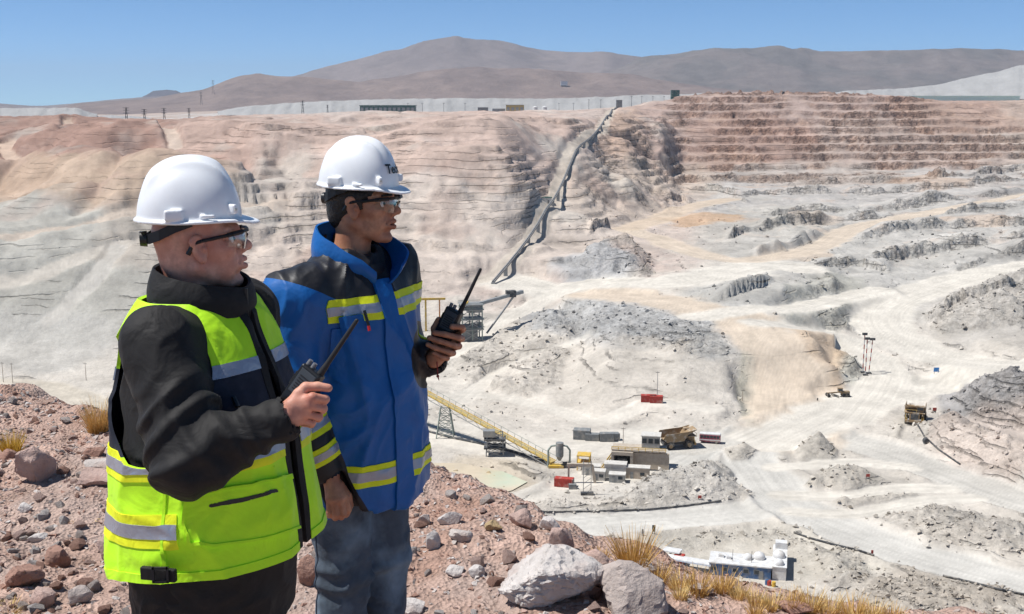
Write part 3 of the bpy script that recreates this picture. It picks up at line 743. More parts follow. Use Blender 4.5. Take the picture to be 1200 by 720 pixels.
def loft(secs, org, yaw, k=.03, op='u', ex=2.3, lean=(0, 0)):
    """stack of super-ellipses: (z, half depth, half width, forward shift)"""
    S = np.array([s if len(s) == 4 else (*s, 0) for s in secs], float); S = S[np.argsort(S[:, 0])]
    c, s_ = math.cos(yaw), math.sin(yaw); org = np.asarray(org, float); z0, z1 = S[0, 0], S[-1, 0]
    zz = np.linspace(z0, z1, 60); tab = [np.interp(zz, S[:, 0], S[:, i]) for i in (1, 2, 3)]
    for t in tab:
        for _ in range(3): t[1:-1] = (t[:-2]+2*t[1:-1]+t[2:])/4
    def f(p):
        d = p-org; x = d[:, 0]*c+d[:, 1]*s_; y = -d[:, 0]*s_+d[:, 1]*c; z = d[:, 2]; zc = np.clip(z, z0, z1)
        rx = np.interp(zc, zz, tab[0]); ry = np.interp(zc, zz, tab[1]); x = x-np.interp(zc, zz, tab[2])
        q = ((np.abs(x)/rx)**ex+(np.abs(y)/ry)**ex)**(1/ex); m = np.minimum(rx, ry)
        dr = (q-1)*m; dz = np.abs(z-(z0+z1)/2)-(z1-z0)/2
        return np.minimum(np.maximum(dr, dz), 0)+np.hypot(np.maximum(dr, 0), np.maximum(dz, 0))
    m = max(S[:, 1].max(), S[:, 2].max())+abs(S[:, 3]).max()
    return Prim(f, org+[-m, -m, z0], org+[m, m, z1], k, op)
def sdf_eval(prims, p):
    d = np.full(len(p), 1.0)
    for q in prims:
        e = q.f(p)
        if q.op == 'u':
            h = np.clip(.5+.5*(d-e)/q.k, 0, 1); d = d+(e-d)*h-q.k*h*(1-h)
        else:
            h = np.clip(.5-.5*(d+e)/q.k, 0, 1); d = d+(-e-d)*h+q.k*h*(1-h)
    return d
def mesh_sdf(prims, h, B=20):
    """surface nets over sparse blocks -> vertices, triangles"""
    U = [q for q in prims if q.op == 'u']
    lo = np.min([q.c-q.r for q in U], 0)-2*h; hi = np.max([q.c+q.r for q in U], 0)+2*h
    nb = np.ceil((hi-lo)/(B*h)).astype(int); N = nb*B+2; half = B*h*math.sqrt(3)/2
    ids, pos, quads = [], [], []
    g = np.arange(B+1); G = np.stack(np.meshgrid(g, g, g, indexing='ij'), -1).reshape(-1, 3)
    for bx in range(nb[0]):
        for by in range(nb[1]):
            for bz in range(nb[2]):
                o = np.array([bx, by, bz])*B; c = lo+(o+B/2)*h
                near = [q for q in prims if np.linalg.norm(q.c-c)-q.r < half+q.k+2*h]
                if not any(q.op == 'u' for q in near): continue
                if abs(sdf_eval(near, c[None])[0]) > half*1.25+.02: continue
                D = sdf_eval(near, lo+(o+G)*h).reshape(B+1, B+1, B+1)
                s = D < 0
                if s.all() or not s.any(): continue
                cn = [s[i:B+i, j:B+j, k:B+k] for i in (0, 1) for j in (0, 1) for k in (0, 1)]
                n = sum(x.astype(np.int8) for x in cn); ci = np.argwhere((n > 0) & (n < 8))
                if len(ci):
                    acc = np.zeros((len(ci), 3)); cnt = np.zeros(len(ci))
                    for ax in range(3):
                        o1, o2 = [a for a in range(3) if a != ax]
                        for p_ in (0, 1):
                            for q_ in (0, 1):
                                a = ci.copy(); a[:, o1] += p_; a[:, o2] += q_; b = a.copy(); b[:, ax] += 1
                                da = D[a[:, 0], a[:, 1], a[:, 2]]; db = D[b[:, 0], b[:, 1], b[:, 2]]; m = (da < 0) != (db < 0)
                                t = np.where(m, da/np.where(m, da-db, 1), 0); pt = a.astype(float); pt[:, ax] += t
                                acc += pt*m[:, None]; cnt += m
                    pos.append(lo+(o+acc/cnt[:, None])*h); gi = ci+o
                    ids.append((gi[:, 0]*N[1]+gi[:, 1])*N[2]+gi[:, 2])
                for ax in range(3):
                    sl0 = [slice(0, B)]*3; sl1 = [slice(0, B)]*3; sl1[ax] = slice(1, B+1)
                    a = s[tuple(sl0)]; b = s[tuple(sl1)]; e = np.argwhere(a != b)
                    if not len(e): continue
                    fl = a[e[:, 0], e[:, 1], e[:, 2]]; ge = e+o; o1, o2 = (ax+1) % 3, (ax+2) % 3; cs = []
                    for p_, q_ in ((-1, -1), (0, -1), (0, 0), (-1, 0)):
                        t = ge.copy(); t[:, o1] += p_; t[:, o2] += q_; cs.append((t[:, 0]*N[1]+t[:, 1])*N[2]+t[:, 2])
                    qd = np.stack(cs, 1); qd[~fl] = qd[~fl][:, ::-1]; quads.append(qd)
    ids = np.concatenate(ids); pos = np.concatenate(pos); od = np.argsort(ids); ids = ids[od]; pos = pos[od]
    Q = np.concatenate(quads); j = np.clip(np.searchsorted(ids, Q), 0, len(ids)-1); ok = (ids[j] == Q).all(1); Q = j[ok]
    T = np.concatenate([Q[:, [0, 1, 2]], Q[:, [0, 2, 3]]])
    return pos, T
def vnorm(V, T):
    n = np.cross(V[T[:, 1]]-V[T[:, 0]], V[T[:, 2]]-V[T[:, 0]]); N = np.zeros_like(V)
    for i in range(3): np.add.at(N, T[:, i], n)
    return N/(np.linalg.norm(N, axis=1)[:, None]+1e-12)
def relax(V, T, it=2, lam=.5):
    for _ in range(it):
        S = np.zeros_like(V); c = np.zeros(len(V))
        for a, b in ((0, 1), (1, 2), (2, 0)):
            np.add.at(S, T[:, a], V[T[:, b]]); np.add.at(c, T[:, a], 1)
            np.add.at(S, T[:, b], V[T[:, a]]); np.add.at(c, T[:, b], 1)
        V = V+(S/np.maximum(c, 1)[:, None]-V)*lam
    return V
def clip(V, T, s):
    """keep the side s > 0, cut exactly along s = 0"""
    s = np.where(np.abs(s) < 1e-9, 1e-9, s); k = (s[T] > 0); n = k.sum(1); out_T = [T[n == 3]]; newV = []; base = len(V); memo = {}
    def cut(a, b):
        key = (a, b) if a < b else (b, a)
        if key not in memo:
            t = s[a]/(s[a]-s[b]); memo[key] = base+len(newV); newV.append(V[a]+(V[b]-V[a])*t)
        return memo[key]
    ex = []
    for tr, kk, m in zip(T[(n == 1) | (n == 2)], k[(n == 1) | (n == 2)], n[(n == 1) | (n == 2)]):
        if m == 1:
            i = int(np.argmax(kk)); a, b, c = tr[i], tr[(i+1) % 3], tr[(i+2) % 3]; ex.append((a, cut(a, b), cut(a, c)))
        else:
            i = int(np.argmin(kk)); a, b, c = tr[i], tr[(i+1) % 3], tr[(i+2) % 3]; p, q = cut(a, b), cut(a, c)
            ex += [(p, b, c), (p, c, q)]
    if ex: out_T.append(np.array(ex))
    V2 = np.concatenate([V, np.array(newV)]) if newV else V
    T2 = np.concatenate(out_T)
    u, inv = np.unique(T2, return_inverse=True)
    return V2[u], inv.reshape(T2.shape), u
def clipn(V, T, N, s):
    """clip, carrying normals"""
    VN = np.concatenate([V, N], 1); W, T2, _ = clip(VN, T, s)
    return W[:, :3], T2, W[:, 3:]/(np.linalg.norm(W[:, 3:], axis=1)[:, None]+1e-9)
def shell(V, T, N, up, dn, inner=True):
    """open surface -> closed sheet between offsets dn and up"""
    e = np.concatenate([T[:, [0, 1]], T[:, [1, 2]], T[:, [2, 0]]]); es = np.sort(e, 1); key = es[:, 0]*(len(V)+1)+es[:, 1]
    _, inv, c = np.unique(key, return_inverse=True, return_counts=True); bd = e[c[inv.ravel()] == 1]; n = len(V)
    side = np.concatenate([np.stack([bd[:, 1], bd[:, 0], bd[:, 0]+n], 1), np.stack([bd[:, 1], bd[:, 0]+n, bd[:, 1]+n], 1)])
    return np.concatenate([V+N*up, V+N*dn]), np.concatenate([T, T[:, ::-1]+n, side] if inner else [T, side])
def thin(V, T, hide, cell):
    """merge the vertices of the part that clothing covers onto a coarse lattice"""
    key = np.where(hide[:, None], np.floor(V/cell), 0).astype(np.int64); k = (key[:, 0]*4001+key[:, 1])*4001+key[:, 2]
    k = np.where(hide, k, np.int64(1) << 60); k[~hide] += np.arange((~hide).sum())
    u, inv = np.unique(k, return_inverse=True); inv = inv.ravel(); cnt = np.bincount(inv); W = np.stack([np.bincount(inv, V[:, i])/cnt for i in range(3)], 1)
    t = inv[T]; ok = (t[:, 0] != t[:, 1]) & (t[:, 1] != t[:, 2]) & (t[:, 0] != t[:, 2]); t = t[ok]
    _, f = np.unique(np.sort(t, 1), axis=0, return_index=True); return W, t[np.sort(f)]
def components(T, n):
    lab = np.arange(n)
    while True:
        m = lab[T].min(1); new = lab.copy()
        for i in range(3): np.minimum.at(new, T[:, i], m)
        new = new[new]
        if (new == lab).all(): return lab
        lab = new
def part(name, V, T, m, parent, smooth=True, colors=None):
    o = np.array(parent_origin(parent)); me = np_mesh(name, V-o, T, smooth, colors)
    if smooth: me.set_sharp_from_angle(angle=R(48))
    return link(name, me, m, parent)
def parent_origin(p):
    o = Vector((0, 0, 0))
    while p is not None: o += p.location; p = p.parent
    return o
def folds(V, N, amp, freq, warp=.35, seed=0, stretch=(1, 1, 1), fine=.45):
    q = V*np.array(stretch)*freq+seed*7.7
    w_ = np.stack([n3(q*.6+3.1), n3(q*.6+9.7), n3(q*.6+17.3)], 1)*warp*2
    r = 1-np.minimum(np.abs(n3(q+w_))*3.2, 1)**.8
    q2 = q*2.3+w_*1.3; r2 = (1-np.minimum(np.abs(n3(q2+5))*3.4, 1)**.8)*sst(-.05, .25, n3(q*.8+31))
    return V+N*((r-.45+r2*fine)*amp)[:, None]
def rotz(a): return np.array([[math.cos(a), -math.sin(a), 0], [math.sin(a), math.cos(a), 0], [0, 0, 1]])
def frame(yaw, pitch=0, roll=0):
    """columns: forward, left, up ; pitch > 0 looks down"""
    m = Matrix.Rotation(yaw, 3, 'Z') @ Matrix.Rotation(pitch, 3, 'Y') @ Matrix.Rotation(roll, 3, 'X'); return np.array(m)

# materials of the figures
def skin_mat(name, c1, c2):
    return mat(name, c1, .5, .35, var=.20, vscale=55, bump=.55, bscale=330, bdist=.0012, tint=(c2, 16, .42, .68), sss=.08)
M_skinA = skin_mat('light_skin', lin('#d09a84'), lin('#bd7d69'))
M_skinB = skin_mat('tanned_skin', lin('#bb876a'), lin('#a06a52'))
M_shell = mat('hard_hat_plastic', (.80, .81, .82), .36, .5, var=.045, vscale=14, coat=.2)
M_black = mat('black_softshell', (.013, .012, .012), .72, .3, var=.25, vscale=30, bump=.3, bscale=300, bdist=.0015, sheen=.02, crumple=(11, .010))
M_blackp = mat('black_plastic', (.012, .012, .013), .38, .45, bump=.15, bscale=300, bdist=.0005)
M_rubber = mat('dark_rubber', (.02, .02, .022), .6, .3)
M_lime = mat('lime_fabric', (.52, .93, .018), .62, .3, var=.06, vscale=20, bump=.3, bscale=420, bdist=.001, sheen=.05, crumple=(10, .010))
M_yel = mat('yellow_tape_fabric', (.80, .86, .02), .6, .3, var=.05, vscale=30, bump=.2, bscale=500, bdist=.0008, crumple=(18, .006))
M_navy = mat('dark_navy_fabric', (.022, .026, .042), .75, .25, var=.2, vscale=30, bump=.3, bscale=420, bdist=.001, crumple=(10, .010))
M_refl = mat('reflective_tape', (.34, .36, .42), .35, .5, metal=.35, bump=.25, bscale=600, bdist=.0006, crumple=(20, .006))
M_blue = mat('royal_blue_nylon', (.004, .105, .36), .5, .4, var=.08, vscale=14, bump=.25, bscale=350, bdist=.001, crumple=(9, .009))
M_blackn = mat('black_nylon', (.014, .014, .017), .5, .4, var=.15, vscale=14, bump=.25, bscale=350, bdist=.001, crumple=(9, .009))
M_hair = mat('black_hair', (.010, .008, .007), .45, .45, var=.4, vscale=90, bump=.9, bscale=160, bdist=.004)
M_trous = mat('black_trouser_cloth', (.016, .014, .014), .8, .25, var=.2, vscale=20, bump=.3, bscale=400, bdist=.001, crumple=(10, .01))
M_eye = mat('eyeball', (.75, .72, .70), .2, .5)
M_iris = mat('iris', (.02, .012, .008), .15, .5)
M_lipA = M_skinA
M_metal = mat('steel', (.45, .45, .46), .35, .5, metal=1)
def jeans_mat():
    m = mat('blue_denim', (.075, .095, .12), .85, .2, var=.35, vscale=9, bump=.5, bscale=700, bdist=.0012, tint=(lin('#8fa4b4'), 5.5, .48, .75), crumple=(16, .008))
    return m
M_denim = jeans_mat()
def lens_mat():
    m = bpy.data.materials.new('clear_lens'); m.use_nodes = True; n = m.node_tree.nodes; l = m.node_tree.links; n.clear()
    o = n.new('ShaderNodeOutputMaterial'); t = n.new('ShaderNodeBsdfTransparent'); g = n.new('ShaderNodeBsdfGlossy'); f = n.new('ShaderNodeLayerWeight'); mx = n.new('ShaderNodeMixShader')
    t.inputs[0].default_value = (.86, .9, .9, 1); g.inputs['Roughness'].default_value = .04; f.inputs[0].default_value = .42
    l.new(f.outputs['Facing'], mx.inputs[0]); l.new(t.outputs[0], mx.inputs[1]); l.new(g.outputs[0], mx.inputs[2]); l.new(mx.outputs[0], o.inputs[0]); return m
M_lens = lens_mat()

def head_prims(O, F, fat=1.0, chin=1.0, sc=.93):
    """O: between the ears, F: forward/left/up frame"""
    L = lambda x, y, z: O+F @ (np.array([x, y, z])*sc)
    E = lambda c, r, k=.01, op='u', M=None: ell(L(*c), np.array(r)*sc, F if M is None else F @ M, k*sc, op)
    def C(a, b, ra, rb, k): return cap(L(*a), L(*b), ra*sc, rb*sc, k*sc)
    P = [E((-.008, 0, .035), (.101, .079, .085)),
         E((.03, 0, -.025), (.064, .062*fat, .086), .03),
         E((-.045, 0, -.03), (.055, .062, .06), .03),
         C((-.028, 0, -.05), (-.055, 0, -.20), .057*fat, .062*fat, .025)]
    for s in (-1, 1):
        P += [C((-.006, s*.056*fat, -.050), (.060, s*.022, -.104), .017*fat, .016, .02),
              E((.058, s*.045, -.016), (.03, .022*fat, .024), .018),
              E((.055, s*.036, -.06), (.028, .02*fat, .032), .02),
              C((.076, s*.052, .030), (.096, s*.008, .028), .011, .012, .013),
              E((.098, s*.034, .004), (.018, .0175, .0135), .008, 's')]
        Me = np.array(Matrix.Rotation(s*R(-24), 3, 'Z') @ Matrix.Rotation(R(-8), 3, 'Y'))
        P += [E((.004, s*.085, .000), (.0215, .0080, .036), .005, 'u', Me),
              E((-.001, s*.092, .018), (.018, .0070, .017), .005, 'u', Me),
              E((.008, s*.087, -.029), (.0105, .0065, .0115), .005, 'u', Me),
              E((.010, s*.0975, .002), (.0125, .0115, .0225), .004, 's', Me),
              E((.016, s*.086, -.004), (.0065, .007, .008), .004, 'u', Me)]
    P += [E((.078, 0, -.106*chin), (.019, .022, .017), .018),
          C((.095, 0, .020), (.117, 0, -.016), .0085, .0120, .011), E((.1205, 0, -.0215), (.0125, .0125, .0115), .008)]
    for s in (-1, 1):
        P += [E((.107, s*.0128, -.027), (.0125, .0085, .0085), .006)]
    P += [E((.088, 0, -.058), (.018, .031, .022), .02)]
    for s in (-1, 1):
        P += [C((.095, s*.021, -.0575), (.1075, 0, -.053), .0045, .0068, .006), C((.095, s*.019, -.0685), (.105, 0, -.0705), .0045, .0082, .006)]
    for s in (-1, 1):
        q = C((.104, s*.019, -.026), (.092, s*.030, -.058), .0028, .0022, .006); q.op = 's'; P.append(q)
        q = C((.070, s*.056, .010), (.058, s*.060, .004), .0015, .0012, .004); q.op = 's'; P.append(q)
    P += [E((.109, 0, -.0617), (.022, .025, .0018), .003, 's')]
    for s in (-1, 1):
        P += [C((.072, s*.044, .002), (.090, s*.024, .0155), .005, .006, .006),
              C((.072, s*.044, -.002), (.089, s*.024, -.0035), .004, .005, .006)]
    return P
def eyes(O, F, parent):
    for s in (-1, 1):
        c = O+F @ (np.array([.0785, s*.0335, .0055])*.93)
        mb = MB(); o = parent_origin(parent)
        mb.sphere((0, 0, 0), .0118, 16); e = mb.build('eyeball', M_eye, parent, True); e.location = Vector(c)-o
        mi = MB(); p = F @ np.array([.0085, 0, 0]); mi.sphere(p, .0062, 12); i = mi.build('iris', M_iris, e, True)
def hard_hat(O, F, parent, front_text=None, ridge=True):
    """brim plane at z=0 of the hat frame, O = centre of the brim"""
    ob = empty('hard_hat', Vector(O)-parent_origin(parent)); ob.parent = parent; ob['label'] = 'white plastic hard hat'
    L = lambda x, y, z: O+F @ np.array([x, y, z])
    def dome(off, zoff=0.0):
        def f(p):
            d = (p-O) @ F; x, y, z = d[:, 0]+.006, d[:, 1], d[:, 2]
            zz = np.clip(z+.010, 0, None)/(.143+off)
            sx = np.where(x > 0, .118, .122)+off; sy = .102+off
            xs = x-.004*zz*zz                                  # the crown leans a little forward
            r = (np.abs(xs/sx)**2.25+np.abs(y/sy)**2.25)
            k = (r+zz**2.15)**(1/2.2)
            dd = (k-1)*.105
            # three raised ridges over the crown
            rg = np.exp(-(y/.016)**2)*.0075+np.exp(-((np.abs(y)-.045)/.010)**2)*.0055
            dd = dd-rg*sst(.35, .75, zz)*sst(.115, .07, np.abs(xs+.01))*(1 if off >= 0 else 0)
            return np.maximum(dd, -z-.002+zoff)
        return Prim(f, O-.2, O+.2, .004)
    def brim(p):
        d = (p-O) @ F; x, y, z = d[:, 0], d[:, 1], d[:, 2]
        vis = sst(.04, .15, x); bz = -.004-.016*vis*np.clip((x-.06)/.09, 0, 1)-.003*np.abs(y/.1)**2
        rr = np.where(x > 0, np.sqrt((x/.152)**2+(np.abs(y)/.116)**2), np.sqrt((x/.135)**2+(y/.116)**2))
        dd = (rr-1)*.12
        return np.maximum(dd, np.abs(z-bz)-.0028)-.001
    P = [dome(0), Prim(brim, O-.18, O+.18, .008)]
    for s in (-1, 1):                                          # accessory slots and lugs
        P += [rbox(L(-.040, s*.105, .012), (.021, .007, .013), F @ rotz(s*R(-4)), .004, .004),
              rbox(L(.035, s*.105, .006), (.017, .004, .005), F @ rotz(s*R(8)), .003, .004),
              rbox(L(.091, s*.075, .018), (.012, .007, .012), F @ rotz(s*R(48)), .004, .004)]
    q = dome(-.0095, -.02); q.op = 's'; P.append(q)
    V, T = mesh_sdf(P, .0029); V = relax(V, T, 4, .5)
    part('shell', V, T, M_shell, ob)
    for s in (-1, 1):
        mb = MB(); c = L(.0955, s*.0805, .018); nrm = F @ rotz(s*R(48)) @ np.array([0, s, 0]); b = Vector(nrm)
        mb.cyl(Vector(c)-b*.003, Vector(c)+b*.0045, .0055, n=14); mb.build('side_button', mat('lug_button', (.55, .55, .5), .5), ob, True, loc=None).location = -Vector(O)*0-parent_origin(ob)
    # suspension band and nape ratchet
    pts = [(.0, .098, -.004), (-.04, .090, -.018), (-.075, .068, -.036), (-.100, .035, -.047), (-.108, 0, -.050)]
    pts = pts+[(x, -y, z) for x, y, z in pts[-2::-1]]
    ring = []; n = len(pts)
    fine = np.array([[np.interp(t, range(n), [p[i] for p in pts]) for i in range(3)] for t in np.linspace(0, n-1, 41)])
    Vb, Fb = [], []
    for i, p in enumerate(fine):
        nn = np.array([p[0]*1.0, p[1]*1.2, 0]); nn /= np.linalg.norm(nn)
        for du, dz in ((0, -.012), (0, .012), (.0025, .012), (.0025, -.012)): Vb.append(L(*(p+nn*du+np.array([0, 0, dz]))))
    for i in range(len(fine)-1):
        for k in range(4): Fb.append((i*4+k, (i+1)*4+k, (i+1)*4+(k+1) % 4, i*4+(k+1) % 4))
    po = np.array(parent_origin(ob))
    me = np_mesh('nape_band', np.array(Vb)-po, np.array(Fb), False); link('nape_band', me, M_rubber, ob)
    mb = MB(); a = Vector(L(-.108, 0, -.050)); bk = Vector(F @ np.array([-1, 0, 0])); 
    mb.cyl(a, a+bk*.016, .019, .017, 18); mb.build('ratchet_knob', M_blackp, ob, True).location = -parent_origin(ob)
    return ob
def safety_glasses(O, F, parent):
    """wrap-around clear lenses, black top frame and temples"""
    g = empty('safety_glasses', Vector(O)-parent_origin(parent)); g.parent = parent; g['label'] = 'clear wrap-around safety glasses with black temples'
    L = lambda x, y, z: O+F @ (np.array([x, y, z+.004])*.95); po = np.array(parent_origin(g))
    for s in (-1, 1):
        Vl, Fl = [], []; nu, nv = 14, 8
        for i in range(nu+1):
            t = i/nu; y = .006+.064*t; x = .124-.004*t-.042*t**2.6
            for j in range(nv+1):
                w_ = j/nv; hgt = (.022+.010*math.sin(math.pi*min(t*1.0+.12, 1)))*(1 if t > .12 else .55+3.7*t)
                z = .016-hgt*w_*1.35; Vl.append(L(x-.006*w_**2-.004*abs(w_-.5), s*y, z))
        for i in range(nu):
            for j in range(nv):
                q = (i*(nv+1)+j, (i+1)*(nv+1)+j, (i+1)*(nv+1)+j+1, i*(nv+1)+j+1); Fl.append(q if s < 0 else q[::-1])
        link('lens', np_mesh('lens', np.array(Vl)-po, np.array(Fl), True), M_lens, g)
        mb = MB(); pr = None
        path = [(.124, .006, .017), (.122, .03, .018), (.112, .052, .018), (.086, .070, .017), (.075, .0735, .016), (.03, .080, .013), (.012, .088, .013), (-.006, .092, .010), (-.024, .088, -.014)]
        wd = [.0035, .004, .0045, .006, .0055, .0045, .0042, .0045, .006]
        for (a, b), ww in zip(zip(path[:-1], path[1:]), wd[1:]):
            mb.cyl(L(a[0], s*a[1], a[2]), L(b[0], s*b[1], b[2]), ww, ww, 8)
        t = mb.build('temple', M_blackp, g, True); t.location = -parent_origin(g)
    mb = MB(); mb.cyl(L(.125, -.012, .015), L(.125, .012, .015), .003, n=8); mb.cyl(L(.123, -.011, .006), L(.114, -.013, -.006), .003, n=6); mb.cyl(L(.123, .011, .006), L(.114, .013, -.006), .003, n=6)
    mb.build('nose_bridge', M_blackp, g, True).location = -parent_origin(g)
    return g
def arm_prims(S, E, W, r, grow=0.0):
    rs, re, rw = r
    return [cap(S, E, rs+grow, re+grow, .03), cap(E, W, re*.98+grow, rw+grow, .025)]
def finger(P, r0, r1):
    return [cap(P[i], P[i+1], r0+(r1-r0)*i/(len(P)-1), r0+(r1-r0)*(i+1)/(len(P)-1), .004) for i in range(len(P)-1)]
def boot(x, y, yaw, parent, m):
    c = np.array([x, y, 0.0]); F = frame(yaw); L = lambda a, b, z: c+F @ np.array([a, b, z])
    P = [cap(L(-.05, 0, .16), L(-.045, 0, .07), .055, .052, .03), ell(L(-.04, 0, .045), (.065, .047, .05), F, .03), ell(L(.06, 0, .045), (.11, .052, .045), F, .03), ell(L(.12, 0, .04), (.06, .05, .042), F, .03),
         rbox(L(.045, 0, .014), (.145, .05, .016), F, .012, .012), rbox(L(0, 0, -.05), (.4, .3, .05), F, .001, .004, 's')]
    V, T = mesh_sdf(P, .010); return part('boot', V, T, m, parent)
# ================================================================== THE RIDGE we stand on
EDGE = [(-500,430),(-200,445),(0,455),(60,463),(100,482),(135,500),(250,520),(400,535),(500,549),(540,560),(600,590),(650,618),(700,646),(780,672),(850,690),(950,708),(1060,724),(1150,736),(1300,748)]
_e = np.array([at_z(u, v, 0)[:2] for u, v in EDGE]); _e = _e[np.argsort(_e[:, 0])]
def y_edge(x): return np.interp(x, _e[:, 0], _e[:, 1])
def ridge_z(x, y):
    d = y-y_edge(x)+fbm(x, y, .55, 3, .5, 61)*.28
    fall = np.where(d > 0, d*d/(d+.45)*.78, 0)
    n = fbm(x, y, 1.3, 4, .5, 62)*.10+ridged(x, y, .33, 4, .55, 63)*.016+fbm(x, y, .09, 3, .6, 64)*.016
    near = sst(14, 9, y)
    z = n*near-fall-.02
    # firm flat ground under the men's boots
    for cx, cy in ((-.742, 2.68), (-.488, 3.42)):
        m = sst(.75, .35, np.hypot(x-cx, y-cy)); z = z*(1-m)-.004*m
    z = z+fbm(x, y, 9, 4, .5, 65)*1.2*sst(10, 30, y)-.0*y
    return np.maximum(z, -128)
gx = np.concatenate([np.linspace(-14, -4.4, 30, endpoint=False), np.linspace(-4.4, 3.4, 430), np.linspace(3.4, 14, 31)[1:]])
gy = [-25.0]
while gy[-1] < 196: y = gy[-1]; gy.append(y+(1.2 if y < 1.5 else .019 if 3.4 < y < 6.2 else .03 if y < 8.6 else min(.25*(y-8), 4)))
gy = np.array(gy)
SX, SY = np.meshgrid(gx, gy, indexing='ij'); RX = SX*(1+np.clip(SY-9, 0, None)*.12); RZ = ridge_z(RX, SY)
# small stones pressed into the soil show as relief; colour is the soil's own
rn = fbm(RX, SY, .5, 5, .6, 66); rn2 = fbm(RX, SY, .12, 4, .6, 67)
rc = alb('#d2b3a3')*(1+.28*rn+.25*rn2)[..., None]
gm = sst(.05, .35, fbm(RX, SY, .8, 4, .55, 68))[..., None]*.5
rc = rc*(1-gm)+alb('#cdb9ae')*gm
gm = sst(.1, .4, fbm(RX, SY, .9, 3, .55, 69))[..., None]*.6
rc = rc*(1-gm)+alb('#c29a86')*gm
ii = np.arange(SX.size).reshape(SX.shape); F = np.stack([ii[:-1, :-1], ii[1:, :-1], ii[1:, 1:], ii[:-1, 1:]], -1).reshape(-1, 4)
def soil_material():
    m = bpy.data.materials.new('ridge_soil'); m.use_nodes = True; n = m.node_tree.nodes; l = m.node_tree.links
    b = n['Principled BSDF']; b.inputs['Roughness'].default_value = .95; b.inputs['Specular IOR Level'].default_value = .15
    g = n.new('ShaderNodeNewGeometry'); a = n.new('ShaderNodeAttribute'); a.attribute_name = 'Col'
    t = n.new('ShaderNodeTexNoise'); t.inputs['Scale'].default_value = 22; t.inputs['Detail'].default_value = 8; t.inputs['Roughness'].default_value = .7; l.new(g.outputs['Position'], t.inputs['Vector'])
    v = n.new('ShaderNodeTexVoronoi'); v.inputs['Scale'].default_value = 55; l.new(g.outputs['Position'], v.inputs['Vector'])
    q = n.new('ShaderNodeMapRange'); q.inputs['From Min'].default_value = .3; q.inputs['From Max'].default_value = .7; q.inputs['To Min'].default_value = .72; q.inputs['To Max'].default_value = 1.25; l.new(t.outputs['Fac'], q.inputs['Value'])
    s_ = n.new('ShaderNodeVectorMath'); s_.operation = 'SCALE'; l.new(a.outputs['Color'], s_.inputs[0]); l.new(q.outputs[0], s_.inputs['Scale']); l.new(s_.outputs[0], b.inputs['Base Color'])
    ad = n.new('ShaderNodeMath'); ad.operation = 'ADD'; l.new(t.outputs['Fac'], ad.inputs[0]); l.new(v.outputs['Distance'], ad.inputs[1])
    bp = n.new('ShaderNodeBump'); bp.inputs['Strength'].default_value = .9; bp.inputs['Distance'].default_value = .018; l.new(ad.outputs[0], bp.inputs['Height']); l.new(bp.outputs[0], b.inputs['Normal'])
    return m
tag(link('ridge_ground', np_mesh('ridge_ground', np.stack([RX, SY, RZ], -1).reshape(-1, 3), F, True, {'Col': rc.reshape(-1, 3)}), soil_material()), kind='structure')
def ridge_hit(u, v):
    d = ray(u, v); ys = np.linspace(2.5, 14, 1200); x = d[0]/d[1]*ys; z = CAMZ+d[2]/d[1]*ys; k = np.nonzero(z <= ridge_z(x, ys))[0]
    k = k[0] if len(k) else len(ys)-1
    return np.array([x[k], ys[k], z[k]])
# ---- stones: faceted hulls
rs = random.Random(5)
def hull_points(n, sc, seed):
    r = random.Random(seed); P = []
    for _ in range(n):
        v = Vector((r.gauss(0, 1), r.gauss(0, 1), r.gauss(0, 1))).normalized()*(.75+.25*r.random()); P.append((v.x*sc[0], v.y*sc[1], v.z*sc[2]))
    return P
def hull_arrays(n, sc, seed):
    bm = bmesh.new(); vs = [bm.verts.new(p) for p in hull_points(n, sc, seed)]
    g = bmesh.ops.convex_hull(bm, input=vs); bmesh.ops.delete(bm, geom=[v for v in bm.verts if not v.link_faces], context='VERTS')
    bmesh.ops.triangulate(bm, faces=bm.faces); bm.verts.index_update(); V = np.array([v.co[:] for v in bm.verts]); T = np.array([[v.index for v in f.verts] for f in bm.faces]); bm.free(); return V, T
def rock_mesh(name, sc, seed, cuts=7, sub=4, rough_=.05, chips=True):
    """weathered boulder: a ball cut by planes, then worn and pitted"""
    bm = bmesh.new(); bmesh.ops.create_icosphere(bm, subdivisions=sub, radius=1); V = np.array([v.co[:] for v in bm.verts]); T = np.array([[v.index for v in f.verts] for f in bm.faces]); bm.free()
    r = np.random.RandomState(seed); q = V.copy()
    V = V*(1+n3(q*1.4+seed)*.35+n3(q*3.1+seed)*.16)[:, None]
    for _ in range(cuts):
        n = r.normal(size=3); n /= np.linalg.norm(n); d = .45+.32*r.rand(); h = V @ n-d; V = V-np.outer(np.maximum(h, 0)*(.98), n)
    V = V/np.abs(V).max(0)*np.array(sc); s = float(np.mean(sc)); N = vnorm(V, T); q = V/s
    V = V+N*((n3(q*3.5+seed)*.05+(1-np.abs(n3(q*6+seed))*2)*rough_*.5+n3(q*13+seed)*rough_*.6+n3(q*27+seed)*rough_*.3)*s)[:, None]
    me = np_mesh(name, V, T, True); me.set_sharp_from_angle(angle=R(28)); return me
def stone_mat(name, c, c2, var=.2):
    return mat(name, tuple(alb(c)), .9, .2, var=var, vscale=14, bump=.9, bscale=60, bdist=.012, tint=(tuple(alb(c2)), 7, .5, .68))
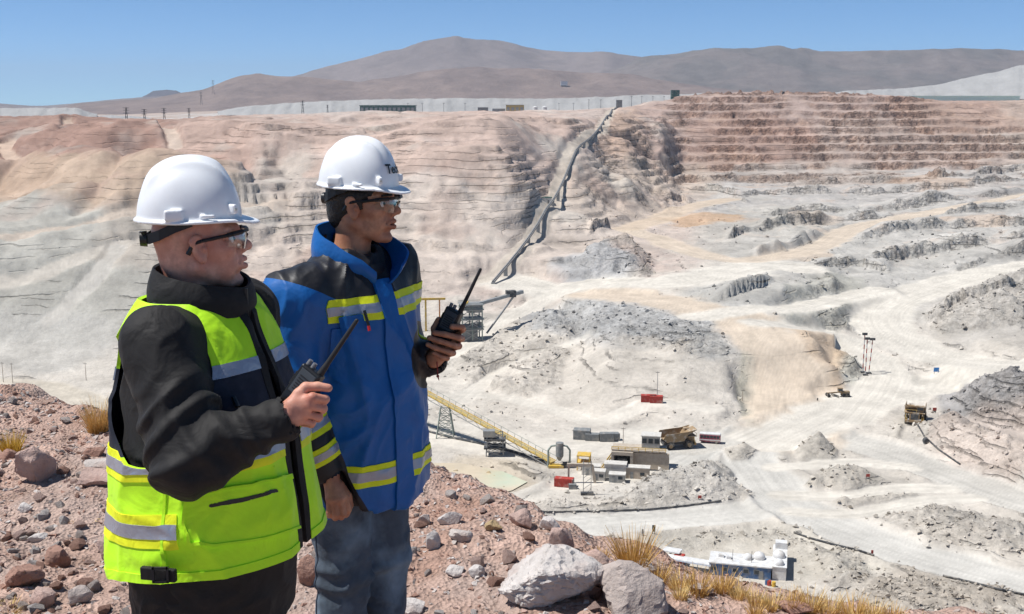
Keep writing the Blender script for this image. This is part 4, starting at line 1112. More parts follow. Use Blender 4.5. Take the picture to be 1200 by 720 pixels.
SM = {'pale': stone_mat('pale_grey_stone', '#ddd2ca', '#c8b2a6'), 'pink': stone_mat('pink_stone', '#d3b6aa', '#bd9c90'), 'red': stone_mat('reddish_stone', '#bd9685', '#a07a6b'),
      'grey': stone_mat('grey_stone', '#cbbdb5', '#b0a098'), 'tan': stone_mat('tan_stone', '#c8ae86', '#ac8d68'), 'white': stone_mat('white_stone', '#e6ded8', '#cfc0b8')}
BOULD = [ # u, v(base), width px, height px, depth ratio, kind, yaw, label
 (640,712,122,62,.75,'white',8,'largest boulder, pale grey with a rough hollow face, at the ridge edge'),
 (712,696,58,52,.6,'pink',-25,'pinkish slab leaning between the largest boulder and the grey one'),
 (745,722,78,55,.8,'grey',15,'rounded grey boulder cut by the bottom edge right of the pink slab'),
 (754,678,34,24,.8,'white',0,'pale rounded stone just below the grass at the ridge edge'),
 (612,621,26,24,.8,'pink',10,'pink block with a bright flat top, near the ridge skyline'),
 (643,625,24,22,.8,'white',-10,'pale block right on the ridge skyline, right of the pink block'),
 (660,648,30,30,.6,'pink',30,'pink slab tilted on the ridge skyline above the largest boulder'),
 (579,626,20,13,.8,'tan',0,'yellowish tan stone left of the pink block'),
 (527,618,26,16,.7,'white',20,'white angular stone right of the jeans'),
 (541,636,27,14,.7,'pale',0,'pale flat stone below the white angular stone'),
 (506,648,18,26,.7,'white',0,'white upright stone beside the knee of the jeans'),
 (497,618,16,14,.8,'grey',0,'grey round stone close to the blue jacket hem'),
 (660,688,30,26,.7,'pink',0,'smooth pink stone half buried above the largest boulder'),
 (932,722,40,14,.6,'red',5,'flat reddish slab among the dry grass at the bottom edge'),
 (822,700,26,14,.7,'grey',12,'grey stone on the slope below the middle grass tufts'),
 (532,680,20,14,.8,'white',0,'small white stone low on the slope left of the largest boulder'),
 (556,680,22,15,.8,'white',40,'bright white stone next to the largest boulder'),
 (481,722,30,20,.8,'white',0,'white rock cut by the bottom edge beside the jeans'),
 (40,566,44,44,.6,'pink',60,'long leaning pinkish grey rock on the left slope'),
 (112,572,40,20,.8,'pink',0,'pink rounded stone beside the straw clump on the left'),
 (118,552,36,14,.6,'pale',0,'pale flat stone behind the pink one on the left'),
 (108,538,26,12,.8,'red',0,'dark reddish stone at the left near the vest'),
 (18,692,50,26,.7,'red',10,'big reddish slab at the lower left corner'),
 (64,668,28,28,.7,'red',40,'reddish brown wedge of rock on the lower left'),
 (30,604,18,12,.8,'white',0,'small white stone on the left slope'),
 (44,716,34,30,.7,'pink',0,'pink rock cut by the bottom edge on the left'),
 (92,712,26,26,.7,'grey',0,'grey rock at the bottom left beside the black trousers'),
 (42,640,20,14,.8,'white',0,'pale stone above the reddish brown wedge'),
 (8,542,26,14,.8,'red',0,'reddish stone at the left border below the yellow grass'),
 (366,612,26,34,.7,'pink',0,'pink rock standing between the two men below the hand'),
 (362,690,24,40,.7,'red',0,'reddish rock in the gap between black trousers and jeans'),
 (128,660,30,34,.8,'pink',0,'pink rock just left of the vest hem'),
]
for k, (u, v, wpx, hpx, dr, kd, yw, lab) in enumerate(BOULD):
    p = ridge_hit(u, v-3); D = p[1]*math.cos(PITCH)+(CAMZ-p[2])*math.sin(PITCH); s = D/FPX
    sc = (wpx*s/2*1.12, wpx*s/2*dr*1.1, hpx*s/2*1.15)
    o = link('boulder' if wpx > 33 else 'rock', rock_mesh('rock', sc, 100+k, 12, 5 if wpx > 100 else 4 if wpx > 40 else 3, .12), SM[kd])
    o.location = (p[0], p[1]+sc[1]*.5, p[2]+sc[2]*.55); o.rotation_euler = (rs.uniform(-.15, .15), rs.uniform(-.1, .1), R(yw))
    tag(o, lab, 'rock')
# about three hundred stones one can pick out, then the gravel
kinds = ['pink', 'pink', 'red', 'grey', 'pale', 'pink', 'red', 'white']
smesh = []
for k in range(24):
    V, T = hull_arrays(16, (1, .55+.4*rs.random(), .4+.35*rs.random()), 300+k); me = np_mesh('stone', V, T, False); me.materials.append(SM[kinds[k % 8]]); smesh.append(me)
def spot():
    while True:
        if rs.random() < .5: u = rs.uniform(-20, 150); v = rs.uniform(462, 735)
        else: u = rs.uniform(350, 1080); v = rs.uniform(545, 735)
        if v < np.interp(u, [q[0] for q in EDGE], [q[1] for q in EDGE])+3: continue
        return u, v
for k in range(290):
    u, v = spot(); p = ridge_hit(u, v); s = rs.choice([.014, .017, .02, .022, .026, .03, .038, .046])*rs.uniform(.8, 1.2)
    o = bpy.data.objects.new('stone', smesh[rs.randrange(24)]); COL.objects.link(o); o.location = p+np.array([0, 0, s*.2]); o.scale = (s, s, s); o.rotation_euler = (rs.uniform(-.4, .4), rs.uniform(-.4, .4), rs.uniform(0, 6.3))
    tag(o, 'small angular stone lying loose on the reddish ridge', 'stone', 'loose stones on the ridge')
gV, gT, gM = [], [], []; base = 0
hulls = [hull_arrays(8, (1, .8, .55), 500+k) for k in range(14)]
rg_ = np.random.RandomState(9)
for k in range(28000):
    x = rg_.uniform(-3.6, 2.7); y = rg_.uniform(2.2, 8.4)
    if y > y_edge(x)+.35: continue
    s = .004+.019*rg_.rand()**2.4
    if y > 5.5: s *= 1.3
    V, T = hulls[k % 14]; a = rg_.rand()*6.28; c, s_ = math.cos(a), math.sin(a)
    W = np.stack([V[:, 0]*c-V[:, 1]*s_, V[:, 0]*s_+V[:, 1]*c, V[:, 2]], 1)*s
    gV.append(W+np.array([x, y, 0])); gT.append(T+base); base += len(V); gM.append(np.full(len(T), [0, 1, 2, 3, 4, 0, 2, 1][rg_.randint(8)]))
gV = np.concatenate(gV); cen = gV; gV[:, 2] += ridge_z(gV[:, 0], gV[:, 1])*1.0+.002
me = np_mesh('gravel', gV, np.concatenate(gT), False, None, np.concatenate(gM))
tag(link('gravel', me, [SM[k] for k in ('pink', 'red', 'grey', 'pale', 'white')]), 'fine pinkish gravel strewn over the ridge', 'gravel', kind='stuff')
# ---- dry grass
def straw_mat(name, c, c2):
    m = mat(name, c, .75, .2, var=.3, vscale=40, tint=(c2, 9, .45, .65)); return m
GR = [straw_mat('golden_straw', lin('#d8b472'), lin('#b48a4a')), straw_mat('pale_straw', lin('#e4c98c'), lin('#caa25c')), straw_mat('yellow_straw', lin('#d6b452'), lin('#bb9438'))]
def tuft(u, v, hpx, wpx, m, label, n=260, lean=0.0, flat=0.0, dense=1.0):
    p = ridge_hit(u, v); s = (p[1]*math.cos(PITCH)+(CAMZ-p[2])*math.sin(PITCH))/FPX; h = hpx*s*1.08; w_ = wpx*s/2; r = random.Random(int(u*7+v)); V, F3 = [], []
    for _ in range(n):
        a = r.uniform(0, 6.283); rr = w_*.42*math.sqrt(r.random()); x, y = rr*math.cos(a), rr*math.sin(a)
        L = h*r.uniform(.45, 1.1); out = r.uniform(.05, .38)+flat; d = Vector((math.cos(a)*out+lean+r.gauss(0, .15), math.sin(a)*out+r.gauss(0, .15), 1-flat*.9)).normalized(); wd = .0016+.0012*r.random(); sd = d.cross(Vector((r.gauss(0, 1), r.gauss(0, 1), .2))).normalized()*wd
        b = len(V); q = Vector((x, y, -.02)); droop = r.uniform(0, .35)
        for k, f in enumerate((0, .4, .75, 1.0)):
            c = q+d*L*f+Vector((math.cos(a), math.sin(a), -.6))*L*droop*f*f*.6; ww = sd*(1-f*.85); V += [c-ww, c+ww]
        for k in range(3): F3.append((b+2*k, b+2*k+1, b+2*k+3, b+2*k+2))
    me = np_mesh('grass_tuft', np.array([tuple(x) for x in V]), np.array(F3), False); o = link('grass_tuft', me, m); o.location = p
    return tag(o, label, 'grass', 'dry grass tufts on the ridge')
ROWT = []
tuft(116, 506, 42, 46, GR[0], 'tall dry grass tuft just left of the lime vest', 420)
tuft(14, 530, 28, 44, GR[2], 'low yellow grass tuft near the left border', 300)
tuft(98, 600, 16, 70, GR[1], 'flattened straw clump on the left slope beside the vest', 360, .3, .9)
tuft(8, 716, 20, 40, GR[1], 'small pale straw clump at the bottom left corner', 160, 0, .4)
tuft(742, 672, 58, 46, GR[0], 'tallest golden grass tuft above the pale rounded stone', 420)
for u, v, h, w_, g in [(706,655,24,26,0),(770,682,40,40,0),(796,688,36,40,1),(818,694,44,46,0),(846,692,40,48,0),(866,700,34,40,1),(885,706,28,34,1),(905,712,34,34,1),(928,712,36,40,0),(950,714,40,40,1),(972,718,38,44,1),(1000,722,40,44,0),(1024,724,36,40,1),(1046,726,32,36,0),(1075,738,30,40,1),(1140,745,26,40,0),(886,722,30,24,0),(798,700,26,26,1),(1010,732,30,40,1),(1165,742,36,26,0)]:
    ROWT.append((u, v, h, w_, g))
ORD = 'first second third fourth fifth sixth seventh eighth ninth tenth eleventh twelfth thirteenth fourteenth fifteenth sixteenth seventeenth eighteenth nineteenth twentieth'.split()
for k, (u, v, h, w_, g) in enumerate(sorted(ROWT)): tuft(u, v+2, h*.85, w_*.9, GR[g], '%s dry grass tuft from the left in the row along the right ridge edge' % ORD[k], 150)
# ================================================================== PLANT, VEHICLES, BUILDINGS in the pit
def G(u, v): return hit(u, v, GROUND_Z)
def gz(x, y):
    t = x/y; a = int(np.clip(np.searchsorted(Tc, t), 1, len(Tc)-1)); b = int(np.clip(np.searchsorted(Yr, y), 1, len(Yr)-1)); ft = (t-Tc[a-1])/(Tc[a]-Tc[a-1]); fy = (y-Yr[b-1])/(Yr[b]-Yr[b-1]); Zg = GROUND_Z
    return float((Zg[a-1, b-1]*(1-ft)+Zg[a, b-1]*ft)*(1-fy)+(Zg[a-1, b]*(1-ft)+Zg[a, b]*ft)*fy)
def paintm(name, c, rough=.55, metal=0, dust=.35): return mat(name, c, rough, .3, metal=metal, var=.18, vscale=.9, tint=(tuple(alb('#d8cfc0')), .6, .5, .5+dust), bump=.15, bscale=3, bdist=.05)
P_steel = paintm('galvanised_steel', (.30, .31, .31), .5, .3); P_dark = paintm('dark_steel', (.06, .062, .065), .6); P_green = paintm('green_steel', (.24, .29, .26), .55)
P_yel = paintm('yellow_paint', (.62, .40, .06), .5); P_red = paintm('red_paint', (.38, .05, .035), .6); P_white = paintm('white_cladding', (.63, .63, .62), .5); P_blue = paintm('blue_cladding', (.06, .12, .24), .5)
P_grey = paintm('grey_box_paint', (.20, .21, .21), .6); P_belt = paintm('belt_cover', (.22, .22, .22), .7); P_conc = paintm('concrete', (.42, .36, .29), .9); P_tyre = paintm('tyre_rubber', (.022, .022, .024), .85); P_ochre = paintm('ochre_machine_paint', (.29, .20, .11), .7, 0, .18); P_dusty = paintm('dusty_white_cladding', (.56, .54, .50), .7)
P_glass = mat('window_glass', (.02, .03, .04), .12, .5); P_dgreen = paintm('dark_green_cladding', (.03, .10, .085), .5); P_tan = paintm('tan_cladding', (.48, .36, .13), .6); P_teal = paintm('pale_green_liner', (.60, .82, .74), .6); P_bluesign = paintm('blue_sign', (.05, .22, .55), .5, 0, .2); P_maroon = paintm('maroon_paint', (.34, .05, .09), .45, 0, .2)
def thing(name, u, v, label, cat, rz=0, group=None, dz=0):
    p = G(u, v); e = empty(name, p+np.array([0, 0, dz]), rz, label, cat, group); return e
def pb(name, parent, m, *boxes, bevel=0, smooth=False):
    mb = MB()
    for b in boxes: mb.box(*b) if len(b) == 2 else mb.box(b[0], b[1], rz=b[2])
    return mb.build(name, m, parent, smooth, bevel)
# ---- long overland conveyor up the slope
px = [(578,333),(590,322),(604,308),(620,290),(634,270),(646,250),(653,236),(659,218),(664,202),(669,187),(674,177),(690,168),(700,155),(708,145),(716,133),(724,124)]
pts = np.array([G(*p) for p in px]); fine = []
for a, b in zip(pts[:-1], pts[1:]):
    n = max(int(np.linalg.norm(b-a)/24), 1); fine += [a+(b-a)*k/n for k in range(n)]
fine.append(pts[-1]); fine = np.array(fine)
for _ in range(8): fine[1:-1] = .25*fine[:-2]+.5*fine[1:-1]+.25*fine[2:]
for i in range(len(fine)): fine[i, 2] = gz(fine[i, 0], fine[i, 1])
zs = fine[:, 2]+1.3
for _ in range(8): zs[1:-1] = np.maximum(.25*zs[:-2]+.5*zs[1:-1]+.25*zs[2:], fine[1:-1, 2]+.9)
ov = empty('overland_conveyor', fine[0], 0, 'long dark covered conveyor climbing the far slope to the plateau', 'conveyor'); O_ = fine[0]
for i in range(len(fine)-1):
    a = np.array([*fine[i, :2], zs[i]])-O_; b = np.array([*fine[i+1, :2], zs[i+1]])-O_
    MB().bar(a, b, 1.7, 1.1).build('gallery', P_belt, ov)
    MB().bar(a+[0, 0, .9], b+[0, 0, .9], .4, .4).build('handrail', P_steel, ov)
    c = fine[i]-O_; pb('support', ov, P_steel, ((c[0], c[1], c[2]+(a[2]-c[2])/2-.3), (2.4, .8, max(a[2]-c[2], .5))))
# ---- transfer station at the foot of that conveyor
b = G(552, 398); tr = empty('transfer_station', b, R(12), 'grey steel transfer station with stairs and galleries behind the raised radio', 'plant')
for x in (-6, 0, 6):
    for y in (-5, 5): pb('column', tr, P_green, ((x, y, 11), (.7, .7, 22)))
for z in (7, 13, 19, 22):
    pb('platform', tr, P_steel, ((0, 0, z), (14, 12, .4)))
    for s in (-1, 1): pb('handrail', tr, P_green, ((0, s*5.9, z+1.1), (14, .15, .18)), ((0, s*5.9, z+.6), (14, .12, .12)))
for s in (-1, 1):
    for z in (0, 7, 13): MB().bar((-6, s*5, z), (6, s*5, z+7), .35).bar((6, s*5, z), (-6, s*5, z+7), .35).build('brace', P_steel, tr)
pb('hopper_house', tr, P_grey, ((-1, 0, 4.5), (9, 8, 9))); pb('head_house', tr, P_steel, ((2, 0, 19.5), (9, 8, 5)))
MB().bar((-20, -3, 1), (-2, -3, 24), 1.6, .5).build('stair', P_yel, tr)
tr.scale = (.82, .82, .82); MB().bar((2, 0, 21), (24, 6, 25), 2.4, 1.8).build('gallery', P_steel, tr); MB().bar((24, 6, 25), (34, 10, 26.5), 2.6, 2).build('gallery', P_steel, tr)
MB().bar((10, 2, 3), (28, 8, 24), .9).build('chute', P_steel, tr); pb('drive_house', tr, P_dark, ((26, 7, 26), (6, 4, 4)))
b = G(505, 388); gt = empty('gantry_frame', b, R(5), 'yellow steel portal frame left of the raised radio', 'gantry')
for x in (-6, -2.5): pb('post', gt, P_yel, ((x, 0, 8), (.9, .9, 16)))
pb('beam', gt, P_yel, ((0, 0, 16.4), (15, 1, 1))); pb('post', gt, paintm('orange_paint', (.6, .22, .05)), ((4.5, 0, 11), (.7, .7, 10)))
for u, v, s in ((561, 384, 3.2), (549, 393, 1.6)):
    p = G(u, v); o = link('boulder', rock_mesh('rock', (s, s*.7, s*.7), int(u), 8, 3), P_dark); o.location = p+np.array([0, 0, s*.4]); tag(o, 'dark boulder below the transfer station, %s of two' % ('larger' if s > 2 else 'smaller'), 'rock')
# ---- inclined truss conveyor with two towers
p1, p2, p3 = G(522, 512), G(580, 533), G(648, 546)
t1 = at_y(522, 473, p1[1]); t2 = at_y(580, 503, p2[1]); t3 = at_y(648, 542, p3[1])
d = (t1-t3); tL = t3+d*1.75; c0 = p3
cv = empty('inclined_conveyor', p3, 0, 'inclined truss conveyor with green handrail and yellow belt side beside the blue jacket', 'conveyor')
A, B = t3-c0, tL-c0; ax = (B-A)/np.linalg.norm(B-A); sd = np.cross(ax, [0, 0, 1]); sd /= np.linalg.norm(sd); up = np.cross(sd, ax); L = np.linalg.norm(B-A)
MB().bar(A, B, 2.2, .5).build('belt', P_tan, cv)
for s in (-1, 1):
    MB().bar(A+sd*s*1.5+up*.3, B+sd*s*1.5+up*.3, .22).build('top_chord', P_yel, cv); MB().bar(A+sd*s*1.5-up*1.3, B+sd*s*1.5-up*1.3, .22).build('bottom_chord', P_steel, cv)
    MB().bar(A+sd*s*1.9+up*1.6, B+sd*s*1.9+up*1.6, .10).build('handrail', P_green, cv)
n = int(L/3.2)
for k in range(n):
    a = A+ax*L*k/n; b = A+ax*L*(k+1)/n; f = 1 if k % 2 else -1
    for s in (-1, 1):
        MB().bar(a+sd*s*1.5+up*(.3 if f > 0 else -1.3), b+sd*s*1.5+up*(-1.3 if f > 0 else .3), .14).build('truss_diagonal', P_steel, cv)
        MB().bar(a+sd*s*1.9+up*.2, a+sd*s*1.9+up*1.6, .12).build('rail_post', P_green, cv)
def tower(base, top, w0, w1, m):
    h = top[2]-base[2]; o = base-c0; e = 4
    for sx in (-1, 1):
        for sy in (-1, 1): MB().bar(o+[sx*w0, sy*w0*.8, 0], o+[sx*w1, sy*w1*.8, h-1.3], .3).build('tower_leg', m, cv)
    for k in range(e):
        z0, z1 = (h-1.3)*k/e, (h-1.3)*(k+1)/e; a0 = w0+(w1-w0)*k/e; a1 = w0+(w1-w0)*(k+1)/e
        for sy in (-1, 1): MB().bar(o+[-a0, sy*a0*.8, z0], o+[a1, sy*a1*.8, z1], .16).bar(o+[a0, sy*a0*.8, z0], o+[-a1, sy*a1*.8, z1], .16).bar(o+[-a1, sy*a1*.8, z1], o+[a1, sy*a1*.8, z1], .16).build('tower_brace', m, cv)
tower(p1, t1, 3.2, 1.6, P_green); tower(p2, t2, 3.0, 2.6, P_steel); q_ = tL+(t3-tL)*.06; tower(np.array([q_[0], q_[1], gz(q_[0], q_[1])]), q_, 3.6, 1.8, P_green)
for z in (3, 6): pb('tower_platform', cv, P_dark, ((p2[0]-c0[0], p2[1]-c0[1], p2[2]-c0[2]+z), (7.5, 6, .5)))
pb('drive_unit', cv, P_steel, ((p2[0]-c0[0]-2, p2[1]-c0[1]-1, p2[2]-c0[2]+8), (4, 3, 2.2)))
# spilled ore under it, the loading point with its silo
ls = thing('loading_point', 655, 548, 'grey silo inside a green pipe arch at the conveyor foot', 'silo')
for s in (-1, 1):
    mb = MB(); mb.cyl((s*3.6, 0, 0), (s*3.6, 0, 6), .32, n=10); mb.cyl((s*3.6, 0, 6), (s*2.6, 0, 7.4), .32, n=10); mb.cyl((s*2.6, 0, 7.4), (0, 0, 7.8), .32, n=10); mb.build('pipe_arch', P_green, ls, True)
mb = MB(); mb.cyl((.2, 0, 4), (.2, 0, 8.6), 1.3, n=16); mb.cyl((.2, 0, 2.4), (.2, 0, 4), .4, 1.3, 16); mb.build('silo', P_grey, ls, True); pb('skid', ls, P_yel, ((-1, 0, .5), (5, 2.5, .8))); pb('pump', ls, P_dark, ((2, .4, .9), (1.5, 1.2, 1.6)))
# ---- containers
def container(u, v, L, m, rz, label, H_=2.7, W_=2.5):
    c = thing('container', u, v, label, 'container', rz, 'steel containers'); pb('body', c, m, ((0, 0, H_/2+.1), (L, W_, H_)))
    n = int(L/.6)
    for k in range(n): pb('rib', c, m, ((-L/2+.3+k*L/n, -W_/2-.03, H_/2+.1), (.22, .08, H_-.2)))
    pb('door', c, P_grey, ((L/2+.04, 0, H_/2+.1), (.08, W_-.2, H_-.2)))
container(661, 570, 6, P_red, R(-14), 'red container on the pale floor below the conveyor foot'); pb('generator', thing('generator_skid', 671, 573, 'small grey machine beside the red container under the conveyor', 'machine'), P_grey, ((0, 0, .8), (2.4, 1.6, 1.6)))
container(760, 471, 6, P_red, R(-6), 'left of the two red containers on the ledge above the crusher'); container(769, 472, 5, P_red, R(-6), 'right of the two red containers on the ledge above the crusher')
container(682, 514, 6, P_grey, R(-10), 'tallest grey container left of the crusher', 3.4, 4); container(694, 516, 5, P_grey, R(-8), 'low grey container just right of the tallest grey one', 2.4); container(711, 517, 5, P_grey, R(0), 'left grey container of the pair nearest the crusher', 3); container(719, 516, 4, P_grey, R(10), 'right grey container of the pair nearest the crusher', 2.6)
# ---- primary crusher: concrete pocket, control cabin, rails, cabins
cr = thing('crusher', 738, 549, 'concrete crusher building with dark opening, yellow rails and control cabin', 'plant', R(-10)); cr.scale = (.74, .74, .72)
pb('side_wall', cr, P_conc, ((-7.5, 0, 4.2), (1.2, 9, 8.4))); pb('side_wall', cr, P_conc, ((1.0, 0, 4.2), (1.2, 9, 8.4))); pb('lintel', cr, P_conc, ((-3.2, -4, 8.2), (9.6, 1.2, 1.6))); pb('back_wall', cr, P_dark, ((-3.2, 3.8, 4), (8, .8, 8)))
pb('retaining_wall', cr, P_conc, ((9.5, -1.5, 4.6), (16, 1.4, 7.6))); pb('deck', cr, P_conc, ((4, 2, 9.3), (24, 10, .6))); pb('feeder', cr, P_dark, ((-3.2, -2.2, 2.6), (4, 3, 5)))
for k in range(9): pb('rail_post', cr, P_yel, ((-8+k*3, -3, 10.2), (.25, .25, 1.6)))
pb('rail', cr, P_yel, ((4, -3, 11), (24, .2, .25))); pb('rail', cr, P_yel, ((4, -3, 10.3), (24, .2, .2)))
pb('cabin', cr, P_steel, ((9, 4.6, 12.4), (8, 6, 5.6))); pb('cabin_roof', cr, P_dusty, ((9, 4.6, 15.4), (9, 7, .4)))
for k in range(3): pb('window', cr, P_glass, ((6.2+k*2.8, 1.56, 13), (2, .12, 2.2)))
MB().bar((-12, -5, 0), (-7, -4, 8), .5).bar((-13, -5, 0), (-8, -4, 8), .5).build('stair', P_yel, cr)
for k, (x, y, z, w_, d_, h, m, nm) in enumerate([(-12, -8, 0, 6, 3, 3, P_dusty, 'shed'), (-4, -9, 0, 7, 3.5, 4.5, P_dusty, 'shed'), (3, -9, 0, 8, 3, 3.6, P_conc, 'shed'), (-9, -13, 0, 4, 3, 3, P_dusty, 'shed'), (-3, -14, 0, 5, 3, 2.6, P_steel, 'shed'), (-15, -3, 0, 4, 4, 5, P_yel, 'frame')]):
    p = np.array(cr.location)+rotz(R(-10)) @ np.array([x, y, 0]); p[2] = gz(p[0], p[1])
    lb = ['low white shed at the left of the crusher yard', 'tall white shed in the middle of the crusher yard', 'brown shed at the right of the crusher yard', 'nearest white cabin in front of the crusher', 'small grey cabin in front of the crusher', 'yellow steel frame left of the crusher opening'][k]
    e = empty('shed' if nm == 'shed' else 'steel_frame', p, R(-10), lb, 'shed' if nm == 'shed' else 'frame')
    if nm == 'shed':
        pb('wall', e, m, ((0, 0, h/2), (w_, d_, h))); pb('roof', e, P_dusty, ((0, 0, h+.12), (w_+.4, d_+.4, .24))); pb('door', e, P_grey, ((-w_*.2, -d_/2-.05, 1.1), (1, .1, 2.2))); pb('window', e, P_glass, ((w_*.22, -d_/2-.05, 1.7), (1.4, .1, 1)))
    else:
        for sx in (-1, 1):
            for sy in (-1, 1): pb('post', e, m, ((sx*w_/2, sy*d_/2, h/2), (.3, .3, h)))
        pb('deck', e, m, ((0, 0, h), (w_+.4, d_+.4, .3))); pb('deck', e, m, ((0, 0, h/2), (w_+.4, d_+.4, .3)))
# gantry and mast in the yard
e = thing('pipe_gantry', 690, 566, 'brown angled pipe gantry left of the white sheds', 'gantry'); pb('beam', e, P_conc, ((-3, 0, 6), (8, .9, .9))); MB().bar((1, 0, 6), (2, 0, 0), .9).build('leg', P_conc, e); MB().bar((-6.5, 0, 6), (-6.5, 0, 0), .6).build('leg', P_conc, e)
e = thing('lattice_mast', 688, 580, 'thin steel mast on a dark base in front of the crusher yard', 'mast')
for s in (-1, 1): pb('leg', e, P_steel, ((s*1.2, 0, 5.5), (.2, .2, 11)))
for k in range(6): MB().bar((-1.2, 0, k*1.8), (1.2, 0, k*1.8+1.8), .12).build('brace', P_steel, e)
pb('base', e, P_dark, ((0, 0, .4), (4, 1.6, .8)))
# ---- haul trucks
def haul_truck(u, v, rz, label, sc=1.0, tip=0):
    t = thing('haul_truck', u, v, label, 'truck', rz, 'haul trucks in the pit'); t.scale = (sc, sc, sc)       # forward = +x
    pb('chassis', t, P_dark, ((0, 0, 1.9), (10.5, 2.6, 1.2)))
    for x, ys in ((3.6, (-2.55, 2.55)), (-3.4, (-2.9, -1.5, 1.5, 2.9))):
        for y in ys:
            mb = MB(); mb.cyl((x, y-.55, 1.45), (x, y+.55, 1.45), 1.45, n=22); w_ = mb.build('wheel', P_tyre, t, True)
            s = 1 if y > 0 else -1; mb = MB(); mb.cyl((x, y+s*.5, 1.45), (x, y+s*.6, 1.45), .75, n=14); mb.build('rim', P_ochre, w_, True)
    pb('engine_hood', t, P_ochre, ((4.9, 0, 3.2), (2.2, 3.2, 2.4)), bevel=.1); pb('grille', t, P_dark, ((6.05, 0, 3.1), (.12, 2.4, 1.9))); pb('bumper', t, P_ochre, ((5.9, 0, 1.6), (.8, 5.8, .8)), bevel=.1)
    pb('deck', t, P_ochre, ((4.3, 0, 4.5), (3.6, 6.6, .22))); pb('cab', t, P_ochre, ((4.0, 1.7, 5.5), (2.0, 2.2, 1.9)), bevel=.08); pb('windscreen', t, P_glass, ((5.03, 1.7, 5.75), (.08, 1.9, 1.0))); pb('side_window', t, P_glass, ((4.0, 2.83, 5.75), (1.5, .08, 1.0)))
    for y in (-1.9, 1.9): mb = MB(); mb.cyl((6.3, y, 2.3), (6.4, y, 2.3), .25, n=10); mb.build('headlight', P_white, t)
    for s in (-1, 1): MB().bar((5.9, s*2.9, 1.4), (5.2, s*2.9, 4.5), .12).bar((5.9, s*2.4, 1.4), (5.2, s*2.4, 4.5), .12).build('ladder', P_yel, t)
    pb('guard_rail', t, P_yel, ((6.05, -1.2, 5.5), (.1, 4, .1)), ((6.05, -3.2, 5), (.1, .1, 1)), ((6.05, .6, 5), (.1, .1, 1)))
    M = Matrix.Translation((-4.8, 0, 3.0)) @ Matrix.Rotation(-tip, 4, 'Y') @ Matrix.Translation((4.8, 0, -3.0))
    side = [(-6.2, 3.9), (-4.6, 2.6), (1.6, 3.0), (2.9, 5.2), (6.2, 6.75), (6.2, 7.0), (2.6, 6.2), (-5.4, 5.6)]
    for s in (-1, 1):
        mb = MB(); n = len(side); Pv = [M @ Vector((x, s*3.3, z)) for x, z in side]+[M @ Vector((x, s*3.1, z)) for x, z in side]
        mb.add(Pv, [tuple(range(n)), tuple(range(2*n-1, n-1, -1))]+[(k, n+k, n+(k+1) % n, (k+1) % n) for k in range(n)]); mb.build('bed_side', P_ochre, t)
    for a, b in ((0, 1), (1, 2), (2, 3), (3, 4)):
        (x0, z0), (x1, z1) = side[a], side[b]; Pv = [M @ Vector(q) for q in ((x0, -3.1, z0), (x1, -3.1, z1), (x1, 3.1, z1), (x0, 3.1, z0), (x0, -3.1, z0+.25), (x1, -3.1, z1+.25), (x1, 3.1, z1+.25), (x0, 3.1, z0+.25))]
        MB().add(Pv, [(3, 2, 1, 0), (4, 5, 6, 7), (0, 1, 5, 4), (1, 2, 6, 5), (2, 3, 7, 6), (3, 0, 4, 7)]).build('canopy' if a == 3 else 'bed_floor', P_ochre, t)
    return t
haul_truck(1072, 494, R(-112), 'ochre haul truck facing us at the road fork on the right', 1.12)
haul_truck(793, 524, R(12), 'ochre haul truck backed up to the crusher', 1.0)
# ---- motor grader
g = thing('motor_grader', 983, 465, 'ochre motor grader on the tan ramp', 'grader', R(183))
pb('rear_frame', g, P_ochre, ((-2.6, 0, 1.7), (3.4, 1.8, 1.3)), bevel=.08); pb('cab', g, P_ochre, ((-.4, 0, 2.7), (1.6, 1.7, 1.9)), bevel=.06); pb('cab_glass', g, P_glass, ((-.4, 0, 2.95), (1.66, 1.76, .9))); pb('cab_roof', g, P_ochre, ((-.4, 0, 3.7), (1.9, 1.9, .14)))
MB().bar((.4, 0, 1.9), (4.8, 0, 1.5), .5).build('front_beam', P_ochre, g); pb('blade', g, P_dark, ((1.7, 0, .6), (.3, 4.2, .8), R(25))); pb('front_axle', g, P_dark, ((4.6, 0, .9), (.5, 2.4, .5)))
for x, r in ((4.6, .75), (-1.8, .75), (-3.5, .75)):
    for y in (-1.15, 1.15): mb = MB(); mb.cyl((x, y-.25, r), (x, y+.25, r), r, n=16); mb.build('wheel', P_tyre, g, True)
# ---- bus
bs = thing('bus', 832, 519, 'small maroon and white bus near the crusher', 'bus', R(-14)); bs.scale = (1.0, 1.15, 1.3)
pb('body', bs, P_maroon, ((0, 0, 1.5), (7.4, 2.3, 1.9)), bevel=.12); pb('roof', bs, P_white, ((0, 0, 2.6), (7.3, 2.2, .35)), bevel=.1); pb('stripe', bs, P_white, ((0, -1.16, 1.05), (7.3, .04, .3)))
for k in range(6): pb('window', bs, P_glass, ((-2.9+k*1.15, -1.17, 1.95), (.95, .05, .75)))
pb('windscreen', bs, P_glass, ((3.72, 0, 1.9), (.06, 1.9, .9)))
for x in (-2.3, 2.4):
    for y in (-1.0, 1.0): mb = MB(); mb.cyl((x, y-.14, .48), (x, y+.14, .48), .48, n=14); mb.build('wheel', P_tyre, bs, True)
